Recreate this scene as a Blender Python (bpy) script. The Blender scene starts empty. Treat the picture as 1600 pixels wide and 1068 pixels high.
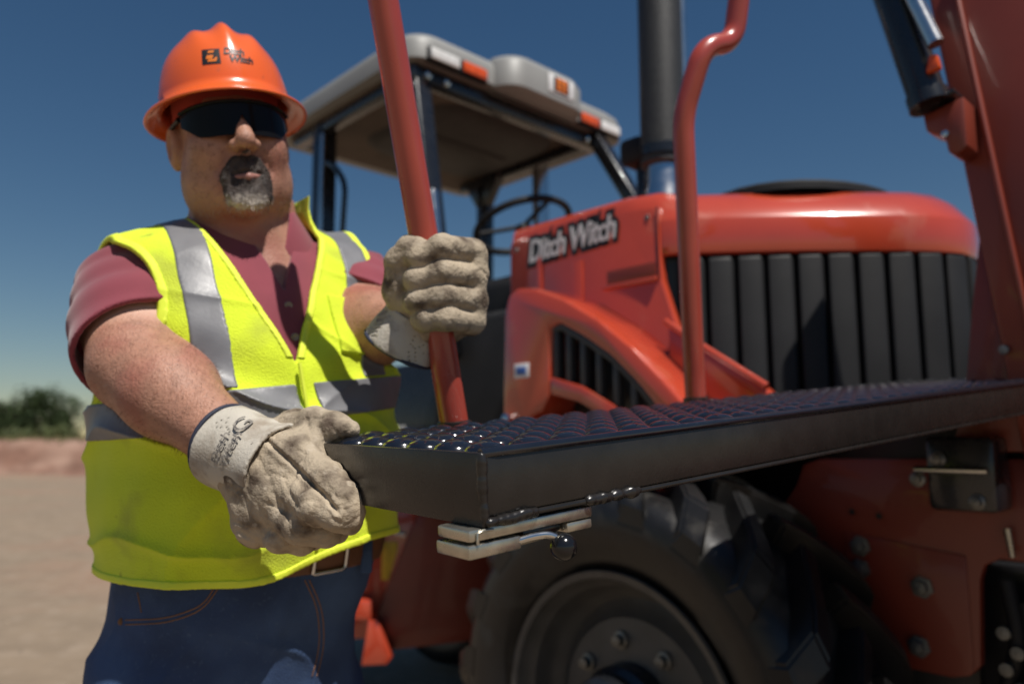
import bpy, bmesh, math, random
import numpy as np
from mathutils import Vector, Matrix
R = math.radians
random.seed(5); rng = np.random.default_rng(5)
scene = bpy.context.scene
C = scene.collection

# ------------------------------------------------------------------ camera, sky, sun, exposure
CAM_H, PITCH, FPX = 1.18, R(7.4), 1200.0
cam = bpy.data.cameras.new('camera'); camo = bpy.data.objects.new('camera', cam); C.objects.link(camo)
camo.location = (0, 0, CAM_H); camo.rotation_euler = (R(90) + PITCH, 0, 0)
cam.sensor_width = 36; cam.lens = 36 * FPX / 1600; cam.clip_start = .02; cam.clip_end = 3000
cam.dof.use_dof = True; cam.dof.focus_distance = .74; cam.dof.aperture_fstop = 3.4
scene.camera = camo
SUN_EL, SUN_AZ = R(63), R(145)          # azimuth clockwise from +Y
world = bpy.data.worlds.new('World'); scene.world = world; world.use_nodes = True
nt = world.node_tree
sky = nt.nodes.new('ShaderNodeTexSky'); sky.sky_type = 'NISHITA'; sky.sun_disc = False
sky.sun_elevation = SUN_EL; sky.sun_rotation = SUN_AZ; sky.altitude = 800; sky.air_density = 1.25; sky.dust_density = .0; sky.ozone_density = 1.8
bg = nt.nodes['Background']; bg.inputs['Strength'].default_value = .047
hs_ = nt.nodes.new('ShaderNodeHueSaturation'); hs_.inputs['Saturation'].default_value = 1.24
nt.links.new(sky.outputs[0], hs_.inputs['Color']); nt.links.new(hs_.outputs[0], bg.inputs['Color'])
sun = bpy.data.lights.new('sun', 'SUN'); sun.energy = 5.0; sun.angle = R(.53); sun.color = (1, .95, .88)
suno = bpy.data.objects.new('sun', sun); C.objects.link(suno)
sdir = Vector((math.sin(SUN_AZ) * math.cos(SUN_EL), math.cos(SUN_AZ) * math.cos(SUN_EL), math.sin(SUN_EL)))
suno.rotation_euler = sdir.to_track_quat('Z', 'Y').to_euler(); suno.location = (3, -3, 8)
scene.view_settings.view_transform = 'Standard'; scene.view_settings.look = 'None'
scene.view_settings.exposure = .12; scene.view_settings.gamma = 1
scene.cycles.use_denoising = True
scene.cycles.max_bounces = 6

# ------------------------------------------------------------------ helpers
def at(x, y, d):
    """a point seen at photo pixel (x, y) at camera depth d metres"""
    u, v = (x - 800) / FPX, (534 - y) / FPX
    return np.array([u * d, (math.cos(PITCH) - v * math.sin(PITCH)) * d, CAM_H + (math.sin(PITCH) + v * math.cos(PITCH)) * d])

def mat(name, col, rough=.5, metal=0, coat=0, var=0, vscale=20, col2=None, bump=0, bscale=100, spec=.5, rvar=0, sheen=0, sss=0, detail=4, trans=0):
    m = bpy.data.materials.new(name); m.use_nodes = True; t = m.node_tree; p = t.nodes['Principled BSDF']
    p.inputs['Base Color'].default_value = (*col, 1); p.inputs['Roughness'].default_value = rough
    p.inputs['Metallic'].default_value = metal; p.inputs['Coat Weight'].default_value = coat; p.inputs['Coat Roughness'].default_value = .05
    p.inputs['Specular IOR Level'].default_value = spec; p.inputs['Sheen Weight'].default_value = sheen
    if sss:
        p.inputs['Subsurface Weight'].default_value = sss; p.inputs['Subsurface Radius'].default_value = (.01, .004, .002); p.inputs['Subsurface Scale'].default_value = 1
    tc = t.nodes.new('ShaderNodeTexCoord')
    def noise(sc, det=detail):
        n = t.nodes.new('ShaderNodeTexNoise'); n.inputs['Scale'].default_value = sc; n.inputs['Detail'].default_value = det
        t.links.new(tc.outputs['Object'], n.inputs['Vector']); return n
    if var or col2:
        n = noise(vscale); r = t.nodes.new('ShaderNodeValToRGB')
        c2 = col2 or tuple(c * (1 - var) for c in col)
        r.color_ramp.elements[0].position = .35; r.color_ramp.elements[1].position = .65
        r.color_ramp.elements[0].color = (*c2, 1); r.color_ramp.elements[1].color = (*col, 1)
        t.links.new(n.outputs['Fac'], r.inputs['Fac']); t.links.new(r.outputs['Color'], p.inputs['Base Color'])
        m['ramp'] = r.name
    if rvar:
        n = noise(vscale * 1.7); mr = t.nodes.new('ShaderNodeMapRange')
        mr.inputs['To Min'].default_value = max(.02, rough - rvar); mr.inputs['To Max'].default_value = min(1, rough + rvar)
        t.links.new(n.outputs['Fac'], mr.inputs['Value']); t.links.new(mr.outputs[0], p.inputs['Roughness'])
    if bump:
        n = noise(bscale, 6); b = t.nodes.new('ShaderNodeBump'); b.inputs['Strength'].default_value = bump; b.inputs['Distance'].default_value = .004
        t.links.new(n.outputs['Fac'], b.inputs['Height']); t.links.new(b.outputs['Normal'], p.inputs['Normal'])
    return m

def add_layer(m, col, scale, lo, hi, rough=None, detail=6, stretch=None):
    """a patchy second colour (dirt, wear) over what the material has"""
    t = m.node_tree; p = t.nodes['Principled BSDF']; tc = t.nodes.new('ShaderNodeTexCoord')
    n = t.nodes.new('ShaderNodeTexNoise'); n.inputs['Scale'].default_value = scale; n.inputs['Detail'].default_value = detail
    if stretch:
        mp = t.nodes.new('ShaderNodeMapping'); mp.inputs['Scale'].default_value = stretch
        t.links.new(tc.outputs['Object'], mp.inputs['Vector']); t.links.new(mp.outputs[0], n.inputs['Vector'])
    else: t.links.new(tc.outputs['Object'], n.inputs['Vector'])
    mr = t.nodes.new('ShaderNodeMapRange'); mr.inputs['From Min'].default_value = lo; mr.inputs['From Max'].default_value = hi
    t.links.new(n.outputs['Fac'], mr.inputs['Value'])
    mx = t.nodes.new('ShaderNodeMix'); mx.data_type = 'RGBA'
    s = p.inputs['Base Color']
    if s.is_linked: t.links.new(s.links[0].from_socket, mx.inputs[6])
    else: mx.inputs[6].default_value = s.default_value[:]
    mx.inputs[7].default_value = (*col, 1); t.links.new(mr.outputs[0], mx.inputs[0]); t.links.new(mx.outputs[2], s)
    if rough is not None:
        m2 = t.nodes.new('ShaderNodeMix'); m2.inputs[2].default_value = p.inputs['Roughness'].default_value; m2.inputs[3].default_value = rough
        t.links.new(mr.outputs[0], m2.inputs[0]); t.links.new(m2.outputs[0], p.inputs['Roughness'])
    return m

def link(name, me, m, parent=None, smooth=None):
    o = bpy.data.objects.new(name, me); C.objects.link(o)
    if m and not me.materials: me.materials.append(m)
    if smooth is not None: me.polygons.foreach_set('use_smooth', [smooth] * len(me.polygons))
    if parent: o.parent = parent
    return o
def mk(name, v, f, m, parent=None, smooth=True):
    me = bpy.data.meshes.new(name)
    if isinstance(f, np.ndarray):
        v = np.asarray(v, np.float32); k = f.shape[1]
        me.vertices.add(len(v)); me.vertices.foreach_set('co', v.ravel())
        me.loops.add(f.size); me.loops.foreach_set('vertex_index', f.ravel().astype(np.int32))
        me.polygons.add(len(f)); me.polygons.foreach_set('loop_start', np.arange(0, f.size, k, dtype=np.int32))
        me.update(calc_edges=True); me.validate()
    else:
        me.from_pydata([tuple(map(float, q)) for q in v], [], f); me.update()
    return link(name, me, m, parent, smooth)
def tag(o, label, cat=None, group=None, kind=None):
    if label: o['label'] = label
    if cat: o['category'] = cat
    if group: o['group'] = group
    if kind: o['kind'] = kind
    return o
def empty(name, loc=(0, 0, 0), rz=0):
    o = bpy.data.objects.new(name, None); C.objects.link(o); o.location = loc; o.rotation_euler = (0, 0, rz); o.empty_display_size = .1
    return o
def bmobj(name, bm, m, parent=None, smooth=False, angle=40):
    bmesh.ops.recalc_face_normals(bm, faces=bm.faces)
    me = bpy.data.meshes.new(name); bm.to_mesh(me); bm.free()
    o = link(name, me, m, parent, smooth)
    if smooth:
        try: me.set_sharp_from_angle(angle=R(angle))
        except Exception: pass
    return o
def box(name, lo, hi, m, parent=None, bev=.006, rot=None, seg=2):
    bm = bmesh.new(); bmesh.ops.create_cube(bm, size=1)
    lo, hi = Vector(lo), Vector(hi); c = (lo + hi) / 2; s = hi - lo
    for v in bm.verts: v.co = Vector((v.co.x * s.x, v.co.y * s.y, v.co.z * s.z))
    if bev: bmesh.ops.bevel(bm, geom=bm.edges[:], offset=min(bev, min(s) * .45), segments=seg, profile=.5, affect='EDGES')
    if rot is not None: bmesh.ops.rotate(bm, verts=bm.verts, cent=(0, 0, 0), matrix=rot)
    bmesh.ops.translate(bm, verts=bm.verts, vec=c)
    return bmobj(name, bm, m, parent, True)
def smooth_path(pts, r, n=6):
    """round the corners of a polyline"""
    pts = [Vector(p) for p in pts]; out = [pts[0]]
    for i in range(1, len(pts) - 1):
        a, b, c = pts[i - 1], pts[i], pts[i + 1]
        d1, d2 = (a - b), (c - b); k = min(r, d1.length * .48, d2.length * .48)
        p, q = b + d1.normalized() * k, b + d2.normalized() * k
        for j in range(n + 1):
            t = j / n; out.append(p * (1 - t) ** 2 + b * 2 * t * (1 - t) + q * t * t)
    out.append(pts[-1]); return out
def tube(name, pts, rad, m, parent=None, seg=16, cap=True, flat=None):
    pts = [Vector(p) for p in pts]; v, f = [], []
    rads = rad if hasattr(rad, '__len__') else [rad] * len(pts)
    up = None
    for i, p in enumerate(pts):
        t = (pts[min(i + 1, len(pts) - 1)] - pts[max(i - 1, 0)]).normalized()
        if up is None: up = t.orthogonal().normalized()
        up = (up - t * up.dot(t)).normalized(); w = t.cross(up)
        for j in range(seg):
            a = 2 * math.pi * j / seg; v.append(p + (up * math.cos(a) + w * math.sin(a)) * rads[i])
    for i in range(len(pts) - 1):
        for j in range(seg):
            k = (j + 1) % seg; f.append((i * seg + j, i * seg + k, (i + 1) * seg + k, (i + 1) * seg + j))
    if cap: f.append(tuple(range(seg))[::-1]); f.append(tuple((len(pts) - 1) * seg + j for j in range(seg)))
    o = mk(name, v, f, m, parent)
    o.data.set_sharp_from_angle(angle=R(50)); return o
def lathe(name, prof, origin, axis, m, parent=None, seg=32, sharp=35, smooth=True):
    """prof: (distance along axis, radius)"""
    ax = Vector(axis).normalized(); u = ax.orthogonal().normalized(); w = ax.cross(u); o0 = Vector(origin); v, f = [], []
    for (h, r) in prof:
        for j in range(seg):
            a = 2 * math.pi * j / seg; v.append(o0 + ax * h + (u * math.cos(a) + w * math.sin(a)) * max(r, 1e-5))
    for i in range(len(prof) - 1):
        for j in range(seg):
            k = (j + 1) % seg; f.append((i * seg + j, i * seg + k, (i + 1) * seg + k, (i + 1) * seg + j))
    bm = bmesh.new(); bv = [bm.verts.new(q) for q in v]
    for q in f: bm.faces.new([bv[i] for i in q])
    bmesh.ops.remove_doubles(bm, verts=bm.verts, dist=1e-5)
    return bmobj(name, bm, m, parent, smooth, sharp)
def prism(name, outline, fn, depth, m, parent=None, bev=.004):
    """outline: 2-D points; fn(u, v, w) -> 3-D; extruded w from 0 to depth"""
    bm = bmesh.new()
    vs = [bm.verts.new(Vector(fn(u, v, 0))) for u, v in outline]
    face = bm.faces.new(vs)
    ext = bmesh.ops.extrude_face_region(bm, geom=[face])
    d = Vector(fn(0, 0, depth)) - Vector(fn(0, 0, 0))
    bmesh.ops.translate(bm, verts=[g for g in ext['geom'] if isinstance(g, bmesh.types.BMVert)], vec=d)
    if bev: bmesh.ops.bevel(bm, geom=bm.edges[:], offset=bev, segments=2, profile=.5, affect='EDGES', clamp_overlap=True)
    return bmobj(name, bm, m, parent, True, 35)
def text_mesh(name, s, size, m, parent, frame, shear=0, bold=0, depth=.0015, align='LEFT', warp=None):
    """frame: 4x4 placing text x, y, normal"""
    cu = bpy.data.curves.new('lettering', 'FONT'); cu.body = s; cu.size = size; cu.shear = shear; cu.offset = bold
    cu.extrude = depth; cu.align_x = align; cu.resolution_u = 3; cu.space_character = .92
    o = bpy.data.objects.new('lettering', cu); C.objects.link(o)
    dg = bpy.context.evaluated_depsgraph_get(); me = bpy.data.meshes.new_from_object(o.evaluated_get(dg))
    bpy.data.objects.remove(o); bpy.data.curves.remove(cu)
    if warp:
        for v in me.vertices: v.co = warp(v.co)
    else: me.transform(frame)
    me.materials.clear(); return link(name, me, m, parent, False)

# signed distance shapes, meshed with surface nets ---------------------------------------------------
def cone(p, a, b, ra, rb):
    a, b = np.asarray(a, np.float32), np.asarray(b, np.float32); ba = b - a
    t = np.clip((p - a) @ ba / (ba @ ba), 0, 1)
    return np.linalg.norm(p - a - t[:, None] * ba, axis=1) - (ra + (rb - ra) * t)
def chain(p, pts, rads, k=.01):
    d = None
    for i in range(len(pts) - 1):
        e = cone(p, pts[i], pts[i + 1], rads[i], rads[i + 1]); d = e if d is None else smin(d, e, k)
    return d
def ell(p, c, r):
    q = (p - np.asarray(c, np.float32)) / np.asarray(r, np.float32); k = np.linalg.norm(q, axis=1)
    k2 = np.linalg.norm(q / np.asarray(r, np.float32), axis=1) + 1e-6
    return k * (k - 1) / k2
def smin(a, b, k):
    h = np.clip(.5 + .5 * (b - a) / k, 0, 1); return b + (a - b) * h - k * h * (1 - h)
def smax(a, b, k): return -smin(-a, -b, k)
def wob(p, s, seed=0):
    """cheap smooth noise in about -1..1"""
    r = np.random.default_rng(seed); o = 0
    for i in range(5):
        k = r.normal(size=3); k *= s * r.uniform(.6, 1.6) / np.linalg.norm(k); o = o + np.sin(p @ k.astype(np.float32) + r.uniform(0, 6.28))
    return o / 2.6
def surf(fn, lo, hi, h, newton=1, lip=1.6):
    B = 8; lo = np.asarray(lo, np.float32); hi = np.asarray(hi, np.float32)
    nb = np.ceil((hi - lo) / (h * B)).astype(int) + 1; n = nb * B
    bi = np.stack(np.meshgrid(*[np.arange(k) for k in nb], indexing='ij'), -1).reshape(-1, 3)
    cd = fn((lo + (bi * B + (B - 1) / 2) * h).astype(np.float32))
    D = np.repeat(np.repeat(np.repeat(cd.reshape(nb), B, 0), B, 1), B, 2).astype(np.float32)
    act = bi[np.abs(cd) < B * h * .87 * lip]
    off = np.stack(np.meshgrid(*[np.arange(B)] * 3, indexing='ij'), -1).reshape(-1, 3)
    for c in range(0, len(act), 600):
        idx = (act[c:c + 600, None, :] * B + off[None]).reshape(-1, 3)
        D[idx[:, 0], idx[:, 1], idx[:, 2]] = fn((lo + idx * h).astype(np.float32))
    S = D < 0
    sx, sy, sz = n - 1
    cnt = np.zeros((sx, sy, sz), np.int8)
    for a in (0, 1):
        for b in (0, 1):
            for c in (0, 1): cnt += S[a:a + sx, b:b + sy, c:c + sz]
    mix = (cnt > 0) & (cnt < 8); cells = np.argwhere(mix)
    vid = -np.ones(mix.shape, np.int64); vid[mix] = np.arange(len(cells))
    acc = np.zeros((len(cells), 3)); num = np.zeros(len(cells))
    corners = [(a, b, c) for a in (0, 1) for b in (0, 1) for c in (0, 1)]
    for A in corners:
        for ax in range(3):
            if A[ax]: continue
            Bc = list(A); Bc[ax] = 1
            d0 = D[tuple((cells + A).T)]; d1 = D[tuple((cells + Bc).T)]
            cr = (d0 < 0) != (d1 < 0); t = np.where(cr, d0 / np.where(cr, d0 - d1, 1), 0)
            q = np.array(A, float)[None].repeat(len(cells), 0); q[:, ax] += t
            acc += q * cr[:, None]; num += cr
    v = lo + (cells + acc / num[:, None]) * h
    faces = []
    for ax in range(3):
        o1, o2 = (ax + 1) % 3, (ax + 2) % 3
        sl0 = [slice(None)] * 3; sl1 = [slice(None)] * 3; sl0[ax] = slice(0, -1); sl1[ax] = slice(1, None)
        e = np.argwhere(S[tuple(sl0)] != S[tuple(sl1)])
        e = e[(e[:, o1] > 0) & (e[:, o2] > 0) & (e[:, o1] < mix.shape[o1]) & (e[:, o2] < mix.shape[o2])]
        if not len(e): continue
        q = []
        for (i, j) in ((1, 1), (0, 1), (0, 0), (1, 0)):
            c = e.copy(); c[:, o1] -= i; c[:, o2] -= j; q.append(vid[tuple(c.T)])
        q = np.stack(q, 1); ins = S[tuple(e.T)]
        q[~ins] = q[~ins][:, ::-1]; faces.append(q)
    faces = np.concatenate(faces); faces = faces[(faces >= 0).all(1)]
    v = v.astype(np.float32)
    for _ in range(newton):
        ep = h * .4; d = fn(v); g = np.stack([fn(v + np.eye(3, dtype=np.float32)[i] * ep) - d for i in range(3)], 1) / ep
        g2 = (g * g).sum(1); step = np.clip(d / np.maximum(g2, .3), -h * .6, h * .6); v = v - (g * step[:, None]).astype(np.float32)
    return v, faces

# ------------------------------------------------------------------ materials
M = {}
M['red'] = add_layer(mat('red paint', (.47, .057, .025), .22, coat=1.0, var=.10, vscale=6, rvar=.06), (.42, .13, .07), 9, .60, .95, .5)
M['rail_red'] = mat('rail red paint', (.37, .055, .036), .3, coat=.5, var=.1, vscale=12, rvar=.08)
M['black'] = mat('black paint', (.012, .013, .016), .28, coat=.3, var=.3, vscale=14, rvar=.1)
M['step_black'] = add_layer(mat('step black paint', (.018, .016, .015), .27, spec=.5, var=.25, vscale=30, bump=.05, bscale=240, rvar=.07), (.04, .036, .032), 170, .68, .85)
M['tread_black'] = mat('glossy tread black', (.010, .012, .018), .16, coat=.6, var=.2, vscale=40, bump=.05, bscale=90)
M['plastic'] = mat('black plastic', (.015, .015, .0165), .6, spec=.3, var=.3, vscale=9, bump=.06, bscale=300)
M['rubber'] = add_layer(mat('tyre rubber', (.011, .011, .0115), .4, var=.3, vscale=20, bump=.1, bscale=120), (.060, .055, .048), 11, .54, .82, .9)
M['frame_red_shaded'] = mat('frame red with shade in it', (.20, .030, .014), .45, var=.15, vscale=5, coat=.2)  # frame red lowered so the shade on mast and plate sits in the colour
M['dull_steel'] = mat('dull dark steel', (.22, .22, .21), .45, metal=.8, var=.3, vscale=80)
M['rim'] = mat('grey rim paint', (.085, .083, .08), .45, var=.25, vscale=14)
M['zinc'] = mat('zinc plate', (.55, .52, .44), .3, metal=.9, var=.2, vscale=60, rvar=.12, bump=.03, bscale=300)
M['steel'] = mat('bright steel', (.65, .64, .62), .22, metal=1, rvar=.1)
M['roof'] = mat('pale grey roof plastic', (.24, .24, .23), .5, var=.08, vscale=5, bump=.05, bscale=200)
M['liner'] = mat('tan roof liner', (.10, .072, .052), .8, var=.25, vscale=7)
M['lens'] = mat('white lamp lens', (.8, .8, .78), .15, var=.25, vscale=60)
M['amber'] = mat('amber lamp lens', (.75, .10, .02), .2, var=.3, vscale=40)
M['white'] = mat('white sticker', (.75, .75, .75), .4, var=.05)
M['blue'] = mat('blue sticker', (.04, .12, .40), .4, var=.1)
M['yellow_decal'] = mat('yellow decal', (.75, .50, .03), .45, var=.25, vscale=30)
M['silver'] = mat('silver lettering', (.72, .72, .72), .35, var=.1)
M['ink'] = mat('black lettering', (.012, .012, .014), .4, var=.2)
M['orange_ink'] = mat('orange emblem', (.75, .19, .02), .4, var=.1)
M['skin'] = add_layer(add_layer(mat('skin', (.42, .212, .142), .55, var=.18, vscale=45, bump=.35, bscale=260, sss=.05, rvar=.12), (.33, .120, .085), 13, .48, .70), (.25, .11, .07), 120, .60, .78)
M['lip'] = mat('lip', (.33, .15, .12), .45, var=.1)
M['shirt'] = mat('maroon pique cotton', (.225, .033, .052), .85, var=.18, vscale=10, bump=.12, bscale=420, sheen=.25)
M['vest'] = add_layer(add_layer(mat('fluorescent yellow mesh', (.66, .80, .022), .85, var=.09, vscale=9, bump=.5, bscale=430, sheen=.1), (.34, .38, .04), 11, .55, .85), (.13, .15, .02), 26, .68, .78)
M['tape'] = mat('grey reflective tape', (.19, .19, .20), .42, var=.22, vscale=16, bump=.08, bscale=120, rvar=.12)
M['jeans'] = add_layer(add_layer(mat('blue denim', (.024, .052, .135), .88, var=.25, vscale=14, bump=.25, bscale=420), (.052, .10, .215), 6, .46, .72), (.075, .12, .20), 160, .60, .9)
M['thread'] = mat('orange thread', (.24, .115, .05), .8, var=.2)
M['belt'] = mat('brown leather belt', (.16, .065, .03), .5, var=.3, vscale=30, bump=.1)
M['boot'] = mat('brown boot leather', (.12, .06, .03), .6, var=.3, bump=.1)
M['helmet'] = add_layer(mat('orange helmet plastic', (.78, .125, .022), .26, coat=.5, var=.06, vscale=6, rvar=.06), (.42, .09, .03), 45, .66, .80, .5)
M['glasses'] = mat('black glasses', (.008, .008, .009), .14, spec=.12, var=.2)
M['hair'] = mat('beard', (.055, .038, .03), .65, var=.5, vscale=110, bump=.6, bscale=260)
M['cuff'] = add_layer(mat('off-white canvas cuff', (.50, .46, .39), .85, var=.12, vscale=18, bump=.25, bscale=300), (.24, .19, .14), 28, .48, .70)
M['leather'] = add_layer(add_layer(mat('tan work leather', (.43, .35, .25), .8, var=.22, vscale=22, bump=.6, bscale=190), (.085, .058, .038), 30, .47, .68), (.44, .37, .28), 70, .58, .75)
M['trim'] = mat('navy glove trim', (.02, .025, .05), .7, var=.2)

# ------------------------------------------------------------------ ground, bank, trees
def noise2(x, y, s, seed):
    r = np.random.default_rng(seed); o = 0
    for i in range(6):
        a = r.uniform(0, 6.28); k = s * r.uniform(.5, 2); o = o + np.sin((x * math.cos(a) + y * math.sin(a)) * k + r.uniform(0, 6.28)) / 6 ** .5
    return o
M['dirt'] = add_layer(add_layer(mat('packed dirt', (.235, .175, .118), .95, var=.18, vscale=2.2, bump=.7, bscale=14, detail=8), (.27, .155, .10), .35, .52, .75), (.29, .225, .165), 7, .5, .8)
dm = M['dirt'].node_tree.nodes
for nd in dm:
    if nd.type == 'BUMP': nd.inputs['Distance'].default_value = .03
def grid_sheet(name, xs, ys, zf, m, parent=None):
    X, Y = np.meshgrid(xs, ys, indexing='ij'); Zz = zf(X, Y); v = np.stack([X, Y, Zz], -1).reshape(-1, 3)
    i = np.arange((len(xs) - 1) * len(ys)).reshape(len(xs) - 1, len(ys))[:, :-1].ravel()
    return mk(name, v, np.stack([i, i + len(ys), i + len(ys) + 1, i + 1], 1), m, parent)
xs = np.concatenate([[-1500, -400, -120], np.linspace(-40, 40, 100), [120, 400, 1500]])
ys = np.concatenate([[-1500, -300, -60], np.linspace(-10, 60, 90), [120, 400, 1500]])
g = grid_sheet('ground', xs, ys, lambda X, Y: np.where((np.abs(X) < 40) & (Y > 6) & (Y < 60), .05 * noise2(X, Y, .9, 3), 0) - .02 * ((np.abs(X) > 40) | (Y < 6)) * 0, M['dirt'])
tag(g, 'bare packed tan dirt of the work yard', kind='structure')
ns = 5200; sx_ = rng.uniform(-26, 6, ns); sy_ = rng.uniform(2.6, 27, ns) ; keep = sx_ < 2 - .0 * sy_; sx_, sy_ = sx_[keep], sy_[keep]; ns = len(sx_)
sr = rng.lognormal(-4.3, .5, ns); th_ = rng.uniform(0, 6.28, ns); tet = np.array([[1, 0, 0], [0, 1, 0], [-1, 0, 0], [0, -1, 0], [0, 0, .8]], float)
pv = tet[None] * sr[:, None, None] * rng.uniform(.6, 1.3, (ns, 5, 1)); c_, s_ = np.cos(th_)[:, None], np.sin(th_)[:, None]
pv = np.stack([pv[..., 0] * c_ - pv[..., 1] * s_ + sx_[:, None], pv[..., 0] * s_ + pv[..., 1] * c_ + sy_[:, None], pv[..., 2] + np.where((np.abs(sx_) < 40) & (sy_ > 6), .05 * noise2(sx_, sy_, .9, 3), 0)[:, None] - .002], -1).reshape(-1, 3)
fi_ = (np.arange(ns) * 5)[:, None, None] + np.array([[0, 1, 4], [1, 2, 4], [2, 3, 4], [3, 0, 4]])[None]
M['stone'] = mat('pale stones', (.28, .22, .16), .9, var=.5, vscale=3)
tag(mk('gravel', pv, fi_.reshape(-1, 3), M['stone'], smooth=False), 'loose small stones lying over the yard', kind='stuff')
M['bank'] = add_layer(mat('red earth bank', (.20, .105, .072), .95, var=.3, vscale=1.4, bump=.8, bscale=5, detail=8), (.30, .19, .14), .8, .45, .7)
def bankz(X, Y):
    t = np.clip((Y - 27.5 - .5 * noise2(X, Y * 0, .4, 8)) / 2.0, 0, 1)
    return -.1 + 1.33 * t * t * (3 - 2 * t) + .05 * noise2(X, Y, 2.2, 9) - np.clip((Y - 33) / 60, 0, 1) * .4
bk = grid_sheet('dirt_bank', np.linspace(-70, 60, 260), np.concatenate([np.linspace(26, 34, 34), [40, 60, 100, 160]]), bankz, M['bank'])
tag(bk, 'low reddish earth bank across the far side of the yard', kind='structure')
M['dry_grass'] = mat('dry grass', (.19, .16, .075), .95, var=.35, vscale=.7, col2=(.10, .11, .04))
nv = 15000; gx = rng.uniform(-60, 40, nv); gy = rng.uniform(29.6, 40, nv); gz = bankz(gx, gy); hgt = rng.uniform(.08, .24, nv); lean = rng.normal(0, .05, (nv, 2))
base = np.stack([gx, gy, gz], 1); wv = np.stack([rng.uniform(.02, .05, nv), rng.uniform(-.02, .02, nv), np.zeros(nv)], 1)
v = np.stack([base - wv, base + wv, base + np.stack([lean[:, 0], lean[:, 1], hgt], 1)], 1).reshape(-1, 3)
tag(mk('dry_grass', v, np.arange(nv * 3).reshape(-1, 3), M['dry_grass'], smooth=False), 'dry grass growing along the top of the bank', kind='stuff')
M['foliage'] = mat('dark foliage', (.016, .028, .010), .8, var=.5, vscale=.9, col2=(.032, .050, .014), spec=.2)
M['foliage_pale'] = mat('pale shrub foliage', (.085, .105, .03), .7, var=.4, vscale=.9)
M['bark'] = mat('bark', (.07, .05, .035), .9, var=.3)
def tree(name, x, y, w, h, label, m='foliage', n=5200):
    z0 = float(bankz(np.array([x]), np.array([y]))[0]); t = empty(name, (x, y, z0))
    tag(t, label, 'tree' if 'tree' in name else 'shrub', 'trees and shrubs beyond the bank')
    tr = tube('trunk', [(0, 0, -.1), (.1, 0, h * .25), (.05, .1, h * .6)], [.22 * h / 4, .16 * h / 4, .06 * h / 4], M['bark'], t, 8)
    for k in range(4):
        a = k * 1.6 + x; tube('limb', [(.08, 0, h * .25), (math.cos(a) * w * .25, math.sin(a) * w * .25, h * .5), (math.cos(a) * w * .38, math.sin(a) * w * .38, h * .7)], [.09 * h / 4, .06 * h / 4, .02], M['bark'], tr, 6)
    nc = 26; th = rng.uniform(0, 6.28, nc); rr = np.sqrt(rng.uniform(0, 1, nc)) * w * .42; zz = rng.uniform(.2, .88, nc) * h
    shrink = np.sqrt(np.clip(1 - ((zz / h - .35) / .66) ** 2, .05, 1)); cc = np.stack([np.cos(th) * rr * shrink, np.sin(th) * rr * shrink, zz], 1); cr = rng.uniform(.13, .22, nc) * w * .8
    ci = rng.integers(0, nc, n); dd = rng.normal(size=(n, 3)); dd /= np.linalg.norm(dd, axis=1)[:, None]
    pp = cc[ci] + dd * (cr[ci] * rng.uniform(.55, 1.08, n))[:, None]; pp[:, 2] = np.maximum(pp[:, 2], .1)
    e1_ = rng.normal(size=(n, 3)); e1_ /= np.linalg.norm(e1_, axis=1)[:, None]; e2_ = np.cross(e1_, dd); sz = rng.uniform(.09, .2, n)[:, None]
    v = np.stack([pp - e1_ * sz, pp + e2_ * sz * .6, pp + e1_ * sz, pp - e2_ * sz * .6], 1).reshape(-1, 3)
    mk('crown', v, np.arange(n * 4).reshape(-1, 4), M[m], t, False)
    return t
tree('broad_tree', -35.3, 58, 7.5, 3.9, 'tallest rounded dark green tree behind the bank at far left')
tree('broad_tree', -39.8, 60, 6.5, 3.0, 'lower dark tree at the left edge of the picture beyond the bank')
tree('broad_tree', -31.0, 61, 6.5, 3.5, 'dark tree beyond the bank half hidden by the worker')
tree('pale_shrub', -26.6, 45, 2.6, .85, 'pale green shrub in front of the dark trees', 'foliage_pale', 1600)
tree('pale_shrub', -29.6, 47, 3.0, .75, 'small olive shrub below the tallest dark tree', 'foliage_pale', 1600)
# ------------------------------------------------------------------ the folding step held by the worker
SO = at(748, 705, .62)
e1 = np.array([.774, .626, .093]); e2 = np.array([-.631, .776, .026]); e1 /= np.linalg.norm(e1); e2 -= e1 * (e1 @ e2); e2 /= np.linalg.norm(e2); e3 = np.cross(e1, e2)
SM = Matrix(((e1[0], e2[0], e3[0], SO[0]), (e1[1], e2[1], e3[1], SO[1]), (e1[2], e2[2], e3[2], SO[2]), (0, 0, 0, 1)))
step = bpy.data.objects.new('folding_step', None); C.objects.link(step); step.matrix_world = SM; step.empty_display_size = .1
tag(step, 'black steel step platform with button tread and two red handrails, gripped by the worker', 'step')
SI = SM.inverted()
SW, SL = .345, 1.56
def sl_(p): return SI @ Vector(p)
box('front_channel', (.0055, 0, -.0535), (SL, .005, -.004), M['step_black'], step, .002)
tube('top_edge', [(.004, .0035, -.0025), (.02, .002, -.0022), (SL, .002, -.0022)], .0046, M['tread_black'], step, 10)
box('bottom_flange', (.004, -.0015, -.0590), (SL, .06, -.0540), M['step_black'], step, .002)
box('end_plate', (-.001, -.001, -.0610), (.005, SW, -.001), M['step_black'], step, .0016)
box('end_plate', (SL, 0, -.058), (SL + .005, SW, -.001), M['step_black'], step, .0016)
box('back_channel', (.0055, SW - .005, -.0535), (SL, SW, -.001), M['step_black'], step, .002)
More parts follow.
